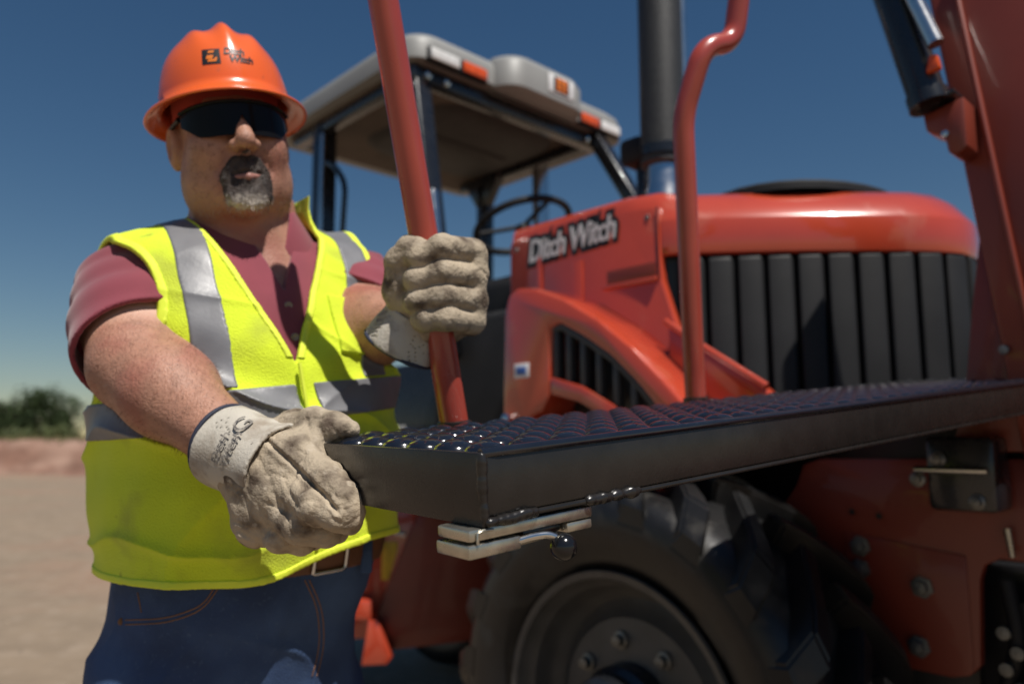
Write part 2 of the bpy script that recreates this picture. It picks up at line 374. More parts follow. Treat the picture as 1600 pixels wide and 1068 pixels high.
def weld(name, a, b, r, seed):
    a, b = np.array(a), np.array(b); ax = b - a; Ln = np.linalg.norm(ax)
    def fn(p):
        t_ = np.clip((p - a) @ ax / Ln ** 2, 0, 1); q = np.linalg.norm(p - a - t_[:, None] * ax, axis=1)
        return q - r * (1 + .30 * wob(p, 300, seed) + .10 * np.abs(np.sin(t_ * Ln * 420)))
    v, f = surf(fn, np.minimum(a, b) - r * 2, np.maximum(a, b) + r * 2, r / 3.2, 0); mk(name, v, f, M['step_black'], step)
weld('weld_bead', (.0025, .0005, -.057), (.0025, .0005, -.004), .0036, 80)
weld('weld_bead', (.006, -.001, -.0570), (.055, -.001, -.0560), .0042, 81)
weld('weld_bead', (.118, -.001, -.0560), (.185, -.001, -.0560), .0042, 82)
# tread: plate with large pressed buttons in a square grid
box('tread_plate', (.006, .006, -.009), (SL - .002, SW - .006, -.0055), M['tread_black'], step, .001)
dome_prof = [(0, .0215)] + [(.0115 * math.sin(a), .0205 * math.cos(a) + .0001) for a in np.linspace(.12, math.pi / 2, 8)]
dv = None
pitch = .0475; nrow = 7; ncol = int((SL - .02) / pitch)
for i in range(ncol):
    for j in range(nrow):
        x, y = .031 + i * pitch, .031 + j * pitch
        if dv is None: d0 = lathe('tread_button', dome_prof, (0, 0, 0), (0, 0, 1), M['tread_black'], step, 20, 60); dv = d0.data; o = d0
        else: o = bpy.data.objects.new('tread_button', dv); C.objects.link(o); o.parent = step
        o.location = (x, y, -.0062); o.rotation_euler = (random.uniform(-.03, .03), random.uniform(-.03, .03), 0)
# toothed seams between the columns of buttons
tv, tfc = [], []
def tooth(x, y, s, h):
    b = len(tv); tv.extend([(x - s, y - s, -.0056), (x + s, y - s, -.0056), (x + s, y + s, -.0056), (x - s, y + s, -.0056), (x + random.uniform(-s, s) * .5, y + random.uniform(-s, s) * .5, -.0056 + h)])
    tfc.extend([(b, b + 1, b + 4), (b + 1, b + 2, b + 4), (b + 2, b + 3, b + 4), (b + 3, b, b + 4)])
for i in range(ncol + 1):
    x = .031 + (i - .5) * pitch
    for k in range(44): tooth(x + random.uniform(-.0045, .0045), .010 + k * (SW - .02) / 60 + random.uniform(-.001, .001), random.uniform(.0012, .0024), random.uniform(.0015, .0042))
to = mk('tread_teeth', tv, tfc, M['tread_black'], step, False); to['kind'] = 'stuff'
# handrails
RAILS = [[(711, 668, 1.055), (662, 372, 1.018), (597, -10, .965), (580, -110, .95), (560, -190, 1.0)],
         [(1088, 628, 1.43), (1085, 590, 1.43), (1067, 182, 1.395), (1099, 74, 1.38), (1146, 66, 1.42), (1158, -30, 1.41), (1160, -140, 1.40)]]
for i, rl in enumerate(RAILS):
    r_o = tube('handrail', smooth_path([sl_(at(*q)) for q in rl], .035, 8), .0195, M['rail_red'], step, 24)
    f0 = sl_(at(*rl[0])); lathe('rail_foot', [(-.02, .0001), (-.02, .024), (-.004, .024), (-.002, .0205), (-.001, .0001)], (f0.x, f0.y, f0.z + .012), (0, 0, 1), M['step_black'], r_o, 20)
    box('rail_bracket', (f0.x - .03, SW + .001, -.05), (f0.x + .03, f0.y + .02, f0.z - .004), M['step_black'], step, .003)
# zinc latch with ball knob under the corner
latch = box('latch', (-.013, .001, -.0715), (.125, .047, -.0615), M['zinc'], step, .0022)
latch['label'] = 'shiny zinc plated latch under the corner of the step'
box('latch_channel', (-.0145, .0005, -.0850), (.040, .048, -.0735), M['zinc'], latch, .0022)
box('latch_channel', (.093, .001, -.0810), (.124, .047, -.0725), M['zinc'], latch, .002)
tube('latch_lip', [(-.006, -.0005, -.0735), (-.006, -.0005, -.0650), (.0, -.0005, -.0630), (.010, -.0005, -.0640)], .0014, M['zinc'], latch, 8)
tube('lever', smooth_path([(.035, .004, -.0785), (.055, .002, -.0770), (.070, -.002, -.0775), (.079, -.008, -.0850)], .008), .0034, M['steel'], latch, 10)
tube('lever', [(.038, .012, -.0830), (.088, .012, -.0815)], .0022, M['zinc'], latch, 8)
M['knob'] = mat('black ball knob', (.008, .008, .009), .16, var=.1)
lathe('ball_knob', [(-.0118 * math.cos(a), .0118 * math.sin(a)) for a in np.linspace(0, math.pi, 17)], (.0785, -.0085, -.0890), (0, 1, .3), M['knob'], latch, 28, 80)
box('latch_tongue', (.048, .008, -.0790), (.092, .040, -.0722), M['black'], latch, .002)

# ------------------------------------------------------------------ the tractor (x forward, y to its left, z up; origin under the front right tyre)
TO = at(958, 1140, 1.69); tr = empty('tractor', (TO[0], TO[1], 0), R(-47))
tag(tr, 'orange-red utility tractor with open canopy, curved black grille and lettered bonnet', 'tractor')
# --- front wheel
def make_wheel(cx_, cy_, lugs=True, parent=tr):
    cz = .551; wh = lathe('wheel', [(.06, .328), (.045, .340), (.018, .370), (.004, .43), (.006, .47), (.025, .500), (.07, .514), (.19, .520), (.31, .514), (.35, .500), (.370, .47), (.374, .43), (.36, .370), (.335, .340), (.32, .328)], (cx_, cy_, cz), (0, 1, 0), M['rubber'], parent, 72, 50)
    lathe('rim', [(.065, .320), (.038, .334), (.030, .331), (.034, .315), (.062, .308), (.078, .294), (.120, .286), (.135, .274), (.150, .256), (.142, .235), (.118, .215), (.112, .15), (.108, .09), (.20, .07)], (cx_, cy_, cz), (0, 1, 0), M['rim'], wh, 64, 30)
    lathe('hub', [(.11, .118), (.06, .116), (.045, .104), (.0, .100), (-.012, .090), (-.014, .0001)], (cx_, cy_, cz), (0, 1, 0), M['black'], wh, 36, 30)
    for k in range(8):
        a = k * math.pi / 4 + .2; lathe('wheel_bolt', [(.118, .021), (.106, .021), (.104, .013), (.088, .0125), (.086, .0001)], (cx_ + .165 * math.cos(a), cy_, cz + .165 * math.sin(a)), (0, 1, 0), M['dull_steel'], wh, 12, 30)
    if not lugs: return wh
    for sd in (0, 1):
        me = None
        for k in range(19):
            if me is None:
                v, f = [], []
                N = 7
                for i in range(N):
                    t_ = i / (N - 1); b_ = .20 + (.19 * t_ if sd else -.19 * t_); ph = .40 * t_ ** 1.15
                    drop = max(0, (t_ - .80) / .20); rt = .574 - .010 * t_ - .070 * drop ** 1.3; rb = .505 - .05 * drop
                    if t_ > .9: b_ += (.006 if sd else -.006)
                    wd = .028 + .018 * t_
                    for (dp, rr) in ((-wd * 1.15, rb), (-wd * .78, rt), (wd * .78, rt), (wd * 1.15, rb)):
                        an = ph + dp / .55; v.append((rr * math.sin(an), b_, rr * math.cos(an)))
                for i in range(N - 1):
                    for q in range(3): f.append((i * 4 + q, i * 4 + q + 1, i * 4 + q + 5, i * 4 + q + 4))
                f.append((0, 1, 2, 3)); f.append(tuple((N - 1) * 4 + q for q in (3, 2, 1, 0)))
                bm = bmesh.new(); bv_ = [bm.verts.new(q) for q in v]
                for q in f: bm.faces.new([bv_[i] for i in q])
                bmesh.ops.recalc_face_normals(bm, faces=bm.faces)
                bmesh.ops.bevel(bm, geom=[e for e in bm.edges if len(e.link_faces) == 2 and e.calc_face_angle() > .6], offset=.006, segments=2, affect='EDGES')
                o = bmobj('tread_lug', bm, M['rubber'], wh, True, 30); me = o.data
            else:
                o = bpy.data.objects.new('tread_lug', me); C.objects.link(o); o.parent = wh
            o.location = (cx_, cy_, cz); o.rotation_euler = (0, 2 * math.pi * (k + .5 * sd) / 19 + .12, 0)
    return wh
make_wheel(-.03, 0)
make_wheel(-2.15, .0, False); make_wheel(-2.15, 1.14, False); make_wheel(0, 1.02, False)
# --- bonnet: plan outline with a rounded wedge nose
def outline(nose, inset, rear=-.60):
    half = [(rear, .25), (-.45, .25), (-.3, .25), (-.15, .25), (-.05, .252), (.0, .262), (.06, .30), (.16, .372), (.27, .458), (.37, .545), (.45, .62), (.51, .69), (.545, .755), (.552, .82)]
    pts = []
    for a, b in half:
        a2 = a if a < -.05 else -.05 + (a + .05) * nose; b2 = b
        if a > -.1: n_ = Vector((.66, -.75)) if a > .03 else Vector((.1 if a < 0 else .5, -.95)).normalized()
        else: n_ = Vector((0, -1))
        if a > .5: n_ = Vector((.95, -.3)).normalized() if a < .55 else Vector((1, 0))
        sf = min(1, max(0, (a + .12) / .20)); kf = .22 + .78 * sf * sf * (3 - 2 * sf)
        pts.append((a2 - n_.x * inset * kf, b2 - n_.y * inset * kf))
    CB_ = .82
    pts2 = pts + [(a, 2 * CB_ - b) for a, b in reversed(pts[:-1])]
    return pts2
def loft(name, levels, m, parent, cap=True, closed_rear=True):
    v, f = [], []; n_ = len(levels[0][0])
    for pts, zf in levels:
        for a, b in pts: v.append((a, b, zf(a, b)))
    for k in range(len(levels) - 1):
        for j in range(n_ - 1): f.append((k * n_ + j, k * n_ + j + 1, (k + 1) * n_ + j + 1, (k + 1) * n_ + j))
    if cap:
        k = len(levels) - 1
        for j in range(n_ // 2): 
            a, b, c, d = k * n_ + j, k * n_ + j + 1, k * n_ + n_ - 2 - j, k * n_ + n_ - 1 - j
            if b < c: f.append((a, b, c, d))
    if closed_rear:
        for k in range(len(levels) - 1): f.append((k * n_, (k + 1) * n_, (k + 1) * n_ + n_ - 1, k * n_ + n_ - 1))
    bm = bmesh.new(); bv_ = [bm.verts.new(q) for q in v]
    for q in f:
        try: bm.faces.new([bv_[i] for i in q])
        except ValueError: pass
    return bmobj(name, bm, m, parent, True, 32)
def hz(base): return lambda a, b: base - .03 * max(0, a) - .015 * max(0, -.0 - a) * 0
bonnet = loft('bonnet', [(outline(1.0, .012), hz(1.665)), (outline(1.0, .002), hz(1.670)), (outline(1.0, -.002), hz(1.690)), (outline(1.0, -.002), hz(1.755)), (outline(1.0, .003), hz(1.766)), (outline(1.0, .040), hz(1.815)), (outline(.99, .070), hz(1.842)), (outline(.97, .095), hz(1.852)), (outline(.92, .16), hz(1.860)), (outline(.86, .26), hz(1.868))], M['red'], tr)
bonnet['label'] = 'orange-red bonnet with a rounded nose over the grille'
# side panel under the bonnet
side = prism('side_panel', [(-.60, 1.20), (-.60, 1.80), (-.585, 1.815), (-.15, 1.812), (-.03, 1.80), (-.02, 1.60), (.03, 1.45), (.10, 1.30), (.12, 1.20)], lambda u, v, w: (u, .247 + w, v), .03, M['red'], tr, .006)
box('panel_recess', (-.20, .2435, 1.612), (-.035, .2465, 1.650), M['frame_red_shaded'], side, .0008)
box('panel_lip', (-.215, .236, 1.598), (-.028, .247, 1.611), M['red'], side, .004)
box('panel_crease', (-.475, .2425, 1.26), (-.455, .247, 1.74), M['red'], side, .002)
box('panel_crease', (-.335, .2425, 1.26), (-.29, .247, 1.70), M['red'], side, .002)
# lettering along the panel
def tfr(a, b, z, rot=0):
    return Matrix(((math.cos(rot), -math.sin(rot), 0, a), (0, 0, -1, b), (math.sin(rot), math.cos(rot), 0, z), (0, 0, 0, 1)))
for nm, m_, bold, bb, dp in (('lettering_outline', 'ink', .0170, .2445, .001), ('lettering', 'silver', .0018, .2425, .001)):
    text_mesh(nm, 'Ditch Witch', .098, M[m_], side, tfr(-.512, bb, 1.728, .045) @ Matrix.Scale(.76, 4, (1, 0, 0)), shear=.22, bold=bold, depth=dp)
box('panel_seam', (-.028, .2440, 1.600), (-.024, .2462, 1.798), M['ink'], side, .0004)
for a_, z_ in ((-.57, 1.30), (-.57, 1.55), (-.57, 1.78), (-.06, 1.775)): lathe('panel_screw', [(0, .0001), (0, .008), (.003, .007), (.004, .0001)], (a_, .2465, z_), (0, -1, 0), M['dull_steel'], side, 12)
# --- grille: dark core with upright slats
loft('grille_core', [(outline(1.0, .055, -.05), lambda a, b: 1.16), (outline(1.0, .050, -.05), lambda a, b: 1.672)], M['ink'], tr)
gp = outline(1.0, .018); gpts = [Vector((a, b, 0)) for a, b in gp if a > -.02]
cum = [0]
for i in range(1, len(gpts)): cum.append(cum[-1] + (gpts[i] - gpts[i - 1]).length)
def g_at(s_):
    for i in range(1, len(gpts)):
        if cum[i] >= s_: t_ = (s_ - cum[i - 1]) / (cum[i] - cum[i - 1]); return gpts[i - 1].lerp(gpts[i], t_), (gpts[i] - gpts[i - 1]).normalized()
    return gpts[-1], (gpts[-1] - gpts[-2]).normalized()
sp_ = .0735; s0 = .055
while s0 < cum[-1] - .03:
    p0, d0_ = g_at(s0); n0 = Vector((d0_.y, -d0_.x, 0))
    prf = [(-.034, -.02), (-.034, .010), (-.030, .014), (.021, .015), (.029, .008), (.0345, -.02)]
    v, f = [], []
    for (zz, off, sh) in ((1.17, .0, 1), (1.645, .0, 1), (1.662, -.008, .98)):
        for (x, y) in prf:
            q = p0 + d0_ * x * sh + n0 * (y + off); v.append((q.x, q.y, zz))
    for k in range(2):
        for j in range(6): f.append((k * 6 + j, k * 6 + (j + 1) % 6, k * 6 + 6 + (j + 1) % 6, k * 6 + 6 + j))
    f.append((12, 13, 14, 15, 16, 17)); f.append((5, 4, 3, 2, 1, 0))
    bm = bmesh.new(); bv_ = [bm.verts.new(q) for q in v]
    for q in f: bm.faces.new([bv_[i] for i in q])
    bmesh.ops.bevel(bm, geom=bm.edges[:], offset=.0012, segments=1, affect='EDGES'); bmobj('grille_slat', bm, M['plastic'], tr, True, 30)
    s0 += sp_
# diagonal guard at the foot of the grille
prism('guard_bar', [(.02, 1.24), (.02, 1.47), (.085, 1.425), (.275, 1.30), (.30, 1.27), (.30, 1.24)], lambda u, v, w: (u, .215 + w, v), .045, M['red'], tr, .006)
tube('guard_edge', [(.015, .212, 1.482), (.085, .212, 1.432), (.285, .212, 1.303)], .009, M['red'], tr, 10)
# black air intake on the bonnet top
loft('intake_cap', [([(.10 + .27 * math.cos(a) * k, .80 + .36 * math.sin(a) * k) for a in np.linspace(math.pi, -math.pi, 33)], (lambda zz: (lambda a, b: zz))(z_)) for k, z_ in ((1, 1.84), (1, 1.858), (.98, 1.865), (.9, 1.869), (.5, 1.871))], M['plastic'], tr, True, False)
# --- fender over the wheel
arch = [(-.46, 1.10), (-.455, 1.40), (-.452, 1.545), (-.435, 1.595), (-.395, 1.612), (-.33, 1.602), (-.22, 1.556), (-.10, 1.486), (.0, 1.410), (.09, 1.325), (.16, 1.255), (.21, 1.17)]
inner = [(.150, 1.17), (.105, 1.225), (.02, 1.318), (-.06, 1.39), (-.15, 1.448), (-.235, 1.492), (-.27, 1.485), (-.272, 1.36), (-.272, 1.30), (-.30, 1.262), (-.36, 1.24), (-.40, 1.10)]
prism('fender', arch + inner, lambda u, v, w: (u, .085 + w, v), .165, M['red'], tr, .012)
prism('fender_rim', [(-.272, 1.352), (-.16, 1.322), (-.06, 1.272), (.02, 1.215), (.06, 1.17), (.015, 1.17), (-.02, 1.195), (-.08, 1.237), (-.17, 1.281), (-.272, 1.306)], lambda u, v, w: (u, .088 + w, v), .03, M['red'], tr, .005)
M['vent'] = mat('grey vent bar', (.045, .048, .052), .5, var=.2)
va = [(-.262, 1.482, 1.350), (-.215, 1.470, 1.338), (-.165, 1.447, 1.321), (-.112, 1.418, 1.298), (-.057, 1.381, 1.268), (-.002, 1.334, 1.231), (.050, 1.283, 1.190)]
for a_, zt, zb in va: box('vent_bar', (a_ - .009, .098, zb - .01), (a_ + .009, .125, zt + .012), M['vent'], tr, .003)
prism('vent_frame', [(-.270, 1.492), (-.235, 1.494), (-.15, 1.450), (-.06, 1.392), (.02, 1.320), (.105, 1.227), (.09, 1.217), (.01, 1.306), (-.065, 1.374), (-.155, 1.431), (-.238, 1.475), (-.270, 1.472)], lambda u, v, w: (u, .095 + w, v), .03, M['vent'], tr, .002)
prism('vent_back', [(-.29, 1.12), (-.29, 1.50), (-.22, 1.50), (-.10, 1.44), (0, 1.365), (.10, 1.26), (.15, 1.18), (.12, 1.12)], lambda u, v, w: (u, .20 + w, v), .01, M['ink'], tr, .001)
st_ = box('sticker', (-.405, .0815, 1.355), (-.348, .0845, 1.395), M['white'], tr, .001); box('sticker_print', (-.395, .0795, 1.363), (-.358, .0813, 1.385), M['blue'], st_, .0005)
# engine bay bits below the fender
for k in range(7):
    a_ = -.40 + .07 * k; tube('hose', smooth_path([(a_, .16, 1.02), (a_ + .02, .15, 1.16 + .02 * (k % 3)), (a_ + .10, .20, 1.22), (a_ + .14, .30, 1.12)], .05), .014, M['plastic' if k % 2 else 'red'], tr, 10)
box('engine_block', (-.55, .32, .75), (.02, 1.3, 1.62), M['ink'], tr, .02)
lathe('fitting', [(0, .0001), (0, .018), (.03, .018), (.032, .012), (.06, .012), (.062, .0001)], (-.44, .12, 1.235), (.3, -1, .2), M['steel'], tr, 12)
# --- black tank and cab base
box('fuel_tank', (-.93, .19, .98), (-.495, .55, 1.590), M['plastic'], tr, .03, seg=3)
box('cab_base', (-2.0, .28, .98), (-.945, 1.30, 1.47), M['black'], tr, .03)
box('running_board', (-1.75, .13, 1.205), (-1.0, .28, 1.235), M['roof'], tr, .006)
box('cab_step_plate', (-1.75, .15, 1.00), (-1.0, .27, 1.195), M['plastic'], tr, .01)
seat = box('seat', (-1.52, .50, 1.47), (-1.10, .98, 1.60), M['plastic'], tr, .04, seg=3)
box('backrest', (-1.62, .50, 1.58), (-1.50, .98, 2.02), M['plastic'], seat, .05, seg=3)
box('console', (-1.06, .52, 1.47), (-.86, .80, 1.80), M['plastic'], tr, .03, seg=3)
box('control_box', (-.86, .33, 1.47), (-.61, .55, 1.735), M['plastic'], tr, .04, seg=3)
swc = Vector((-.93, .62, 2.005)); swn = Vector((-.35, 0, .94)).normalized(); u_ = Vector((0, 1, 0)); w_ = swn.cross(u_)
sw = tube('steering_wheel', [swc + (u_ * math.cos(a) + w_ * math.sin(a)) * .185 for a in np.linspace(0, 2 * math.pi, 41)], .014, M['plastic'], tr, 10, False)
for k in range(3): a = k * 2.09 + .4; tube('spoke', [swc, swc + (u_ * math.cos(a) + w_ * math.sin(a)) * .185], .009, M['plastic'], sw, 8)
tube('steering_column', [swc, swc - swn * .28], .03, M['plastic'], tr, 12)
# --- canopy posts
def post(name, a, b, r_, m='black', sz=(.036, .030)):
    a, b = Vector(a), Vector(b); d = (b - a); L_ = d.length; o = box(name, (-sz[0], -sz[1], 0), (sz[0], sz[1], L_), M[m], tr, .010, seg=3)
    o.location = a; o.rotation_euler = d.to_track_quat('Z', 'Y').to_euler(); return o
post('canopy_post', (-.80, .15, 1.45), (-.985, .15, 2.50), 0)
post('canopy_post', (-1.62, .15, 1.40), (-1.64, .15, 2.50), 0, 'black', (.042, .032))
post('canopy_post', (-.74, 1.08, 1.45), (-.74, 1.08, 2.16), 0); post('canopy_post', (-.735, 1.08, 2.15), (-.955, 1.08, 2.51), 0)
post('canopy_post', (-1.66, 1.06, 1.40), (-1.66, 1.06, 2.46), 0)
post('canopy_post', (-1.30, 1.10, 1.40), (-1.31, 1.10, 2.50), 0, 'steel', (.04, .02))
prism('post_gusset', [(-1.80, 2.49), (-1.52, 2.49), (-1.625, 2.34), (-1.695, 2.34)], lambda u, v, w: (u, 1.03 + w, v), .05, M['black'], tr, .004)
tube('grab_handle', smooth_path([(-1.62, .13, 2.33), (-1.50, .12, 2.28), (-1.41, .12, 2.18), (-1.425, .12, 1.95), (-1.50, .13, 1.86), (-1.60, .14, 1.84)], .05), .012, M['black'], tr, 10)
box('canopy_rail', (-1.85, .115, 2.455), (-.98, .165, 2.505), M['black'], tr, .008)
box('canopy_rail', (-1.85, 1.05, 2.455), (-.96, 1.10, 2.505), M['black'], tr, .008)
box('canopy_rail', (-1.0, .10, 2.445), (-.945, 1.12, 2.50), M['black'], tr, .008)
for b_ in (.165, .25, 1.02, 1.09): lathe('canopy_bolt', [(0, .0001), (0, .016), (.01, .014), (.014, .0001)], (-.944, b_, 2.47), (1, 0, 0), M['steel'], tr, 12)
box('post_highlight', (-1.612, .110, 1.50), (-1.580, .120, 2.44), M['steel'], tr, .002)  # steel strips laid on as the sunlit shine of the black posts
box('post_highlight', (-1.655, .112, 1.50), (-1.640, .120, 2.44), M['steel'], tr, .002)
post('post_highlight', (-.755, .128, 1.47), (-.845, .128, 2.02), 0, 'steel', (.014, .005))
tube('side_bar', [(-.955, .108, 2.43), (-1.02, .108, 2.415)], .009, M['steel'], tr, 10)
# --- canopy roof
def rrect(a0, a1, b0, b1, r_, n=6):
    pts = []
    for (ca, cb, s0_) in ((a1 - r_, b0 + r_, -math.pi / 2), (a1 - r_, b1 - r_, 0), (a0 + r_, b1 - r_, math.pi / 2), (a0 + r_, b0 + r_, math.pi)):
        for k in range(n + 1): t_ = s0_ + k / n * math.pi / 2; pts.append((ca + r_ * math.cos(t_), cb + r_ * math.sin(t_)))
    return pts
def rloft(name, levels, m, parent, bump=None):
    v, f = [], []; n_ = len(levels[0][0])
    for pts, zz in levels: v.extend([(a, b, zz) for a, b in pts])
    for k in range(len(levels) - 1):
        for j in range(n_): f.append((k * n_ + j, k * n_ + (j + 1) % n_, (k + 1) * n_ + (j + 1) % n_, (k + 1) * n_ + j))
    f.append(tuple(range(n_))[::-1]); f.append(tuple((len(levels) - 1) * n_ + j for j in range(n_)))
    bm = bmesh.new(); bv_ = [bm.verts.new(q) for q in v]
    for q in f: bm.faces.new([bv_[i] for i in q])
    return bmobj(name, bm, m, parent, True, 40)
A0, A1, B0, B1 = -2.02, -.905, .065, 1.255
roof = rloft('canopy_roof', [(rrect(A0 + .03, A1 - .03, B0 + .03, B1 - .03, .09), 2.512), (rrect(A0, A1, B0, B1, .10), 2.515), (rrect(A0, A1, B0, B1, .10), 2.575), (rrect(A0 + .008, A1 - .008, B0 + .008, B1 - .008, .10), 2.600), (rrect(A0 + .03, A1 - .03, B0 + .03, B1 - .03, .10), 2.622), (rrect(A0 + .10, A1 - .10, B0 + .10, B1 - .10, .10), 2.645), (rrect(A0 + .3, A1 - .3, B0 + .3, B1 - .3, .10), 2.66)], M['roof'], tr)
rloft('roof_liner', [(rrect(-1.93, -.965, .11, 1.20, .08), 2.500), (rrect(-1.93, -.965, .11, 1.20, .08), 2.5115)], M['liner'], roof)
M['liner_dark'] = mat('dark liner panel', (.045, .040, .036), .8, var=.2)
rloft('liner_panel', [(rrect(-1.70, -1.12, .38, 1.0, .12), 2.478), (rrect(-1.73, -1.09, .35, 1.03, .14), 2.4995)], M['liner_dark'], roof)
rloft('liner_rib', [(rrect(-1.45, -1.37, .44, .94, .03), 2.468), (rrect(-1.46, -1.36, .43, .95, .03), 2.4775)], M['liner_dark'], roof)
visor = rloft('visor', [(rrect(-1.02, -.835, .455, .895, .10), 2.502), (rrect(-1.02, -.825, .445, .905, .10), 2.51), (rrect(-1.02, -.825, .445, .905, .10), 2.605), (rrect(-1.02, -.84, .46, .89, .10), 2.635), (rrect(-1.02, -.87, .49, .86, .08), 2.65)], M['roof'], roof)
box('emblem_plate', (-.8245, .66, 2.535), (-.821, .80, 2.61), M['white'], visor, .001)
box('emblem', (-.8208, .685, 2.543), (-.8188, .772, 2.603), M['ink'], visor, .0006)
box('emblem_mark', (-.8186, .70, 2.548), (-.8166, .757, 2.598), M['orange_ink'], visor, .0006)
box('emblem_mark', (-.8164, .718, 2.562), (-.8150, .748, 2.568), M['ink'], visor, .0004)
box('emblem_mark', (-.8164, .708, 2.578), (-.8150, .738, 2.584), M['ink'], visor, .0004)
for b0, b1, m_ in ((.145, .275, 'lens'), (.292, .405, 'amber'), (.935, 1.045, 'amber'), (1.06, 1.185, 'lens')):
    hs = box('lamp_housing', (-.93, b0 - .01, 2.508), (-.9015, b1 + .01, 2.562), M['plastic'], roof, .008)
    box('lamp_lens', (-.905, b0, 2.516), (-.893, b1, 2.556), M[m_], hs, .006)
# --- exhaust stack
ex = Vector((-.155, .46, 0))
M['stack'] = mat('black perforated stack guard', (.03, .03, .03), .5, var=.4, vscale=90, bump=.4, bscale=200)
st = lathe('exhaust_stack', [(1.995, .0001), (1.995, .060), (2.0, .066), (3.2, .066), (3.2, .0001)], ex, (0, 0, 1), M['stack'], tr, 28)
lathe('exhaust_elbow', [(1.82, .085), (1.87, .075), (1.93, .058), (1.994, .052), (1.994, .0001)], ex, (0, 0, 1), M['steel'], st, 28)
lathe('clamp', [(2.02, .0685), (2.02, .072), (2.05, .072), (2.05, .0685)], ex, (0, 0, 1), M['black'], st, 28)
tube('heat_strip', [ex + Vector((.046, .047, 2.06)), ex + Vector((.046, .047, 3.15))], .016, M['steel'], st, 8)
box('mirror', (-.36, .50, 2.06), (-.27, .64, 2.15), M['plastic'], tr, .02); tube('mirror_arm', [(-.31, .56, 2.06), (-.30, .55, 1.86)], .018, M['black'], tr, 10)
# --- front mast with lift cylinder, frame plate
def medge(z): return .717 - (z - 1.292) * .107
prism('mast', [(medge(1.10), 1.10), (medge(2.19), 2.19), (medge(2.19) + .36, 2.19), (medge(1.10) + .36, 1.10)], lambda u, v, w: (u, .36 + w, v), .09, M['frame_red_shaded'], tr, .010)
post('mast_rib', (medge(1.2) + .055, .357, 1.2), (medge(2.18) + .055, .357, 2.18), 0, 'frame_red_shaded', (.010, .006))
prism('mast_gusset', [(.600, 1.16), (.636, 1.312), (.655, 1.45), (.680, 1.60), (.75, 1.60), (.75, 1.16)], lambda u, v, w: (u, .385 + w, v), .04, M['frame_red_shaded'], tr, .006)
cyl0, cyl1 = Vector((.642, .27, 1.862)), Vector((.574, .27, 2.17))
cy = tube('lift_cylinder', [cyl0, cyl0.lerp(cyl1, .5), cyl1], .036, M['black'], tr, 20)
lathe('cylinder_gland', [(0, .0001), (0, .040), (.028, .040), (.029, .0001)], cyl0, cyl1 - cyl0, M['black'], cy, 20)
tube('cylinder_rod', [cyl0 + Vector((.030, -.036, .11)), cyl1 + Vector((.030, -.036, .02))], .016, M['steel'], cy, 14)
prism('clevis', [(.622, 1.852), (.70, 1.870), (.70, 1.765), (.678, 1.752), (.664, 1.762), (.660, 1.795), (.626, 1.818)], lambda u, v, w: (u, .285 + w, v), .07, M['frame_red_shaded'], tr, .005)
prism('clevis_pad', [(.618, 1.855), (.69, 1.874), (.69, 1.884), (.620, 1.868)], lambda u, v, w: (u, .262 + w, v), .09, M['black'], tr, .003)
prism('hose_clamp', [(.650, 1.918), (.676, 1.922), (.672, 1.952), (.658, 1.952)], lambda u, v, w: (u, .232 + w, v), .02, M['amber'], tr, .003)
lathe('mast_bolt', [(0, .0001), (0, .010), (.006, .009), (.007, .0001)], (medge(1.36) + .006, .3585, 1.36), (0, -1, 0), M['dull_steel'], tr, 12)
lathe('clevis_bolt', [(0, .0001), (0, .008), (.005, .007), (.006, .0001)], (.662, .284, 1.80), (0, -1, 0), M['steel'], tr, 12)
box('frame_core', (.10, .52, .90), (.90, 1.15, 1.27), M['ink'], tr, .02)
plate = prism('frame_plate', [(.10, .70), (.10, .98), (.20, 1.03), (.235, 1.075), (.255, 1.125), (.30, 1.14), (.95, 1.15), (.95, .935), (.66, .945), (.632, .93), (.622, .90), (.612, .73), (.59, .705), (.555, .695)], lambda u, v, w: (u, .425 + w, v), .03, M['frame_red_shaded'], tr, .005)
for a_, z_ in ((.385, .945), (.382, .895), (.512, .872), (.498, .748)): lathe('plate_bolt', [(0, .0001), (0, .024), (.005, .024), (.006, .015), (.020, .014), (.022, .0001)], (a_, .424, z_), (0, -1, 0), M['dull_steel'], plate, 6, 30)
for a_, z_ in ((.37, 1.02), (.43, 1.015)): lathe('plate_hole', [(0, .0001), (0, .007), (.001, .007), (.0012, .0001)], (a_, .4246, z_), (0, -1, 0), M['ink'], plate, 12)
prism('frame_doubler', [(.35, .70), (.35, .975), (.60, .945), (.60, .72), (.585, .705)], lambda u, v, w: (u, .4205 + w, v), .004, M['frame_red_shaded'], tr, .001)
for o in list(plate.children): o.location.y -= .0045
hb = box('hinge_block', (.575, .30, 1.045), (.70, .40, 1.19), M['black'], tr, .012)
for a_, z_ in ((.60, 1.145), (.665, 1.065), (.56, 1.105)): lathe('hinge_bolt', [(0, .0001), (0, .016), (.006, .015), (.008, .010), (.016, .009), (.018, .0001)], (a_, .30, z_), (0, -1, 0), M['dull_steel'], hb, 14)
tube('hinge_pin', [(.56, .285, 1.125), (.69, .285, 1.125)], .007, M['steel'], hb, 10)
tube('hanging_pin', [(.685, .40, 1.01), (.69, .40, .955)], [.008, .006], M['zinc'], tr, 10)
box('unseen_shade_box', (1.12, .12, .25), (1.50, 1.20, 1.55), M['frame_red_shaded'], tr, .03)  # unseen box, added to cast shade on mast and ground
box('unseen_bed', (1.16, .30, .30), (2.3, 1.25, .75), M['frame_red_shaded'], tr, .03)  # unseen, added in place of a taller shade caster
box('front_axle', (-.08, .36, .45), (.08, 1.1, .63), M['ink'], tr, .02)
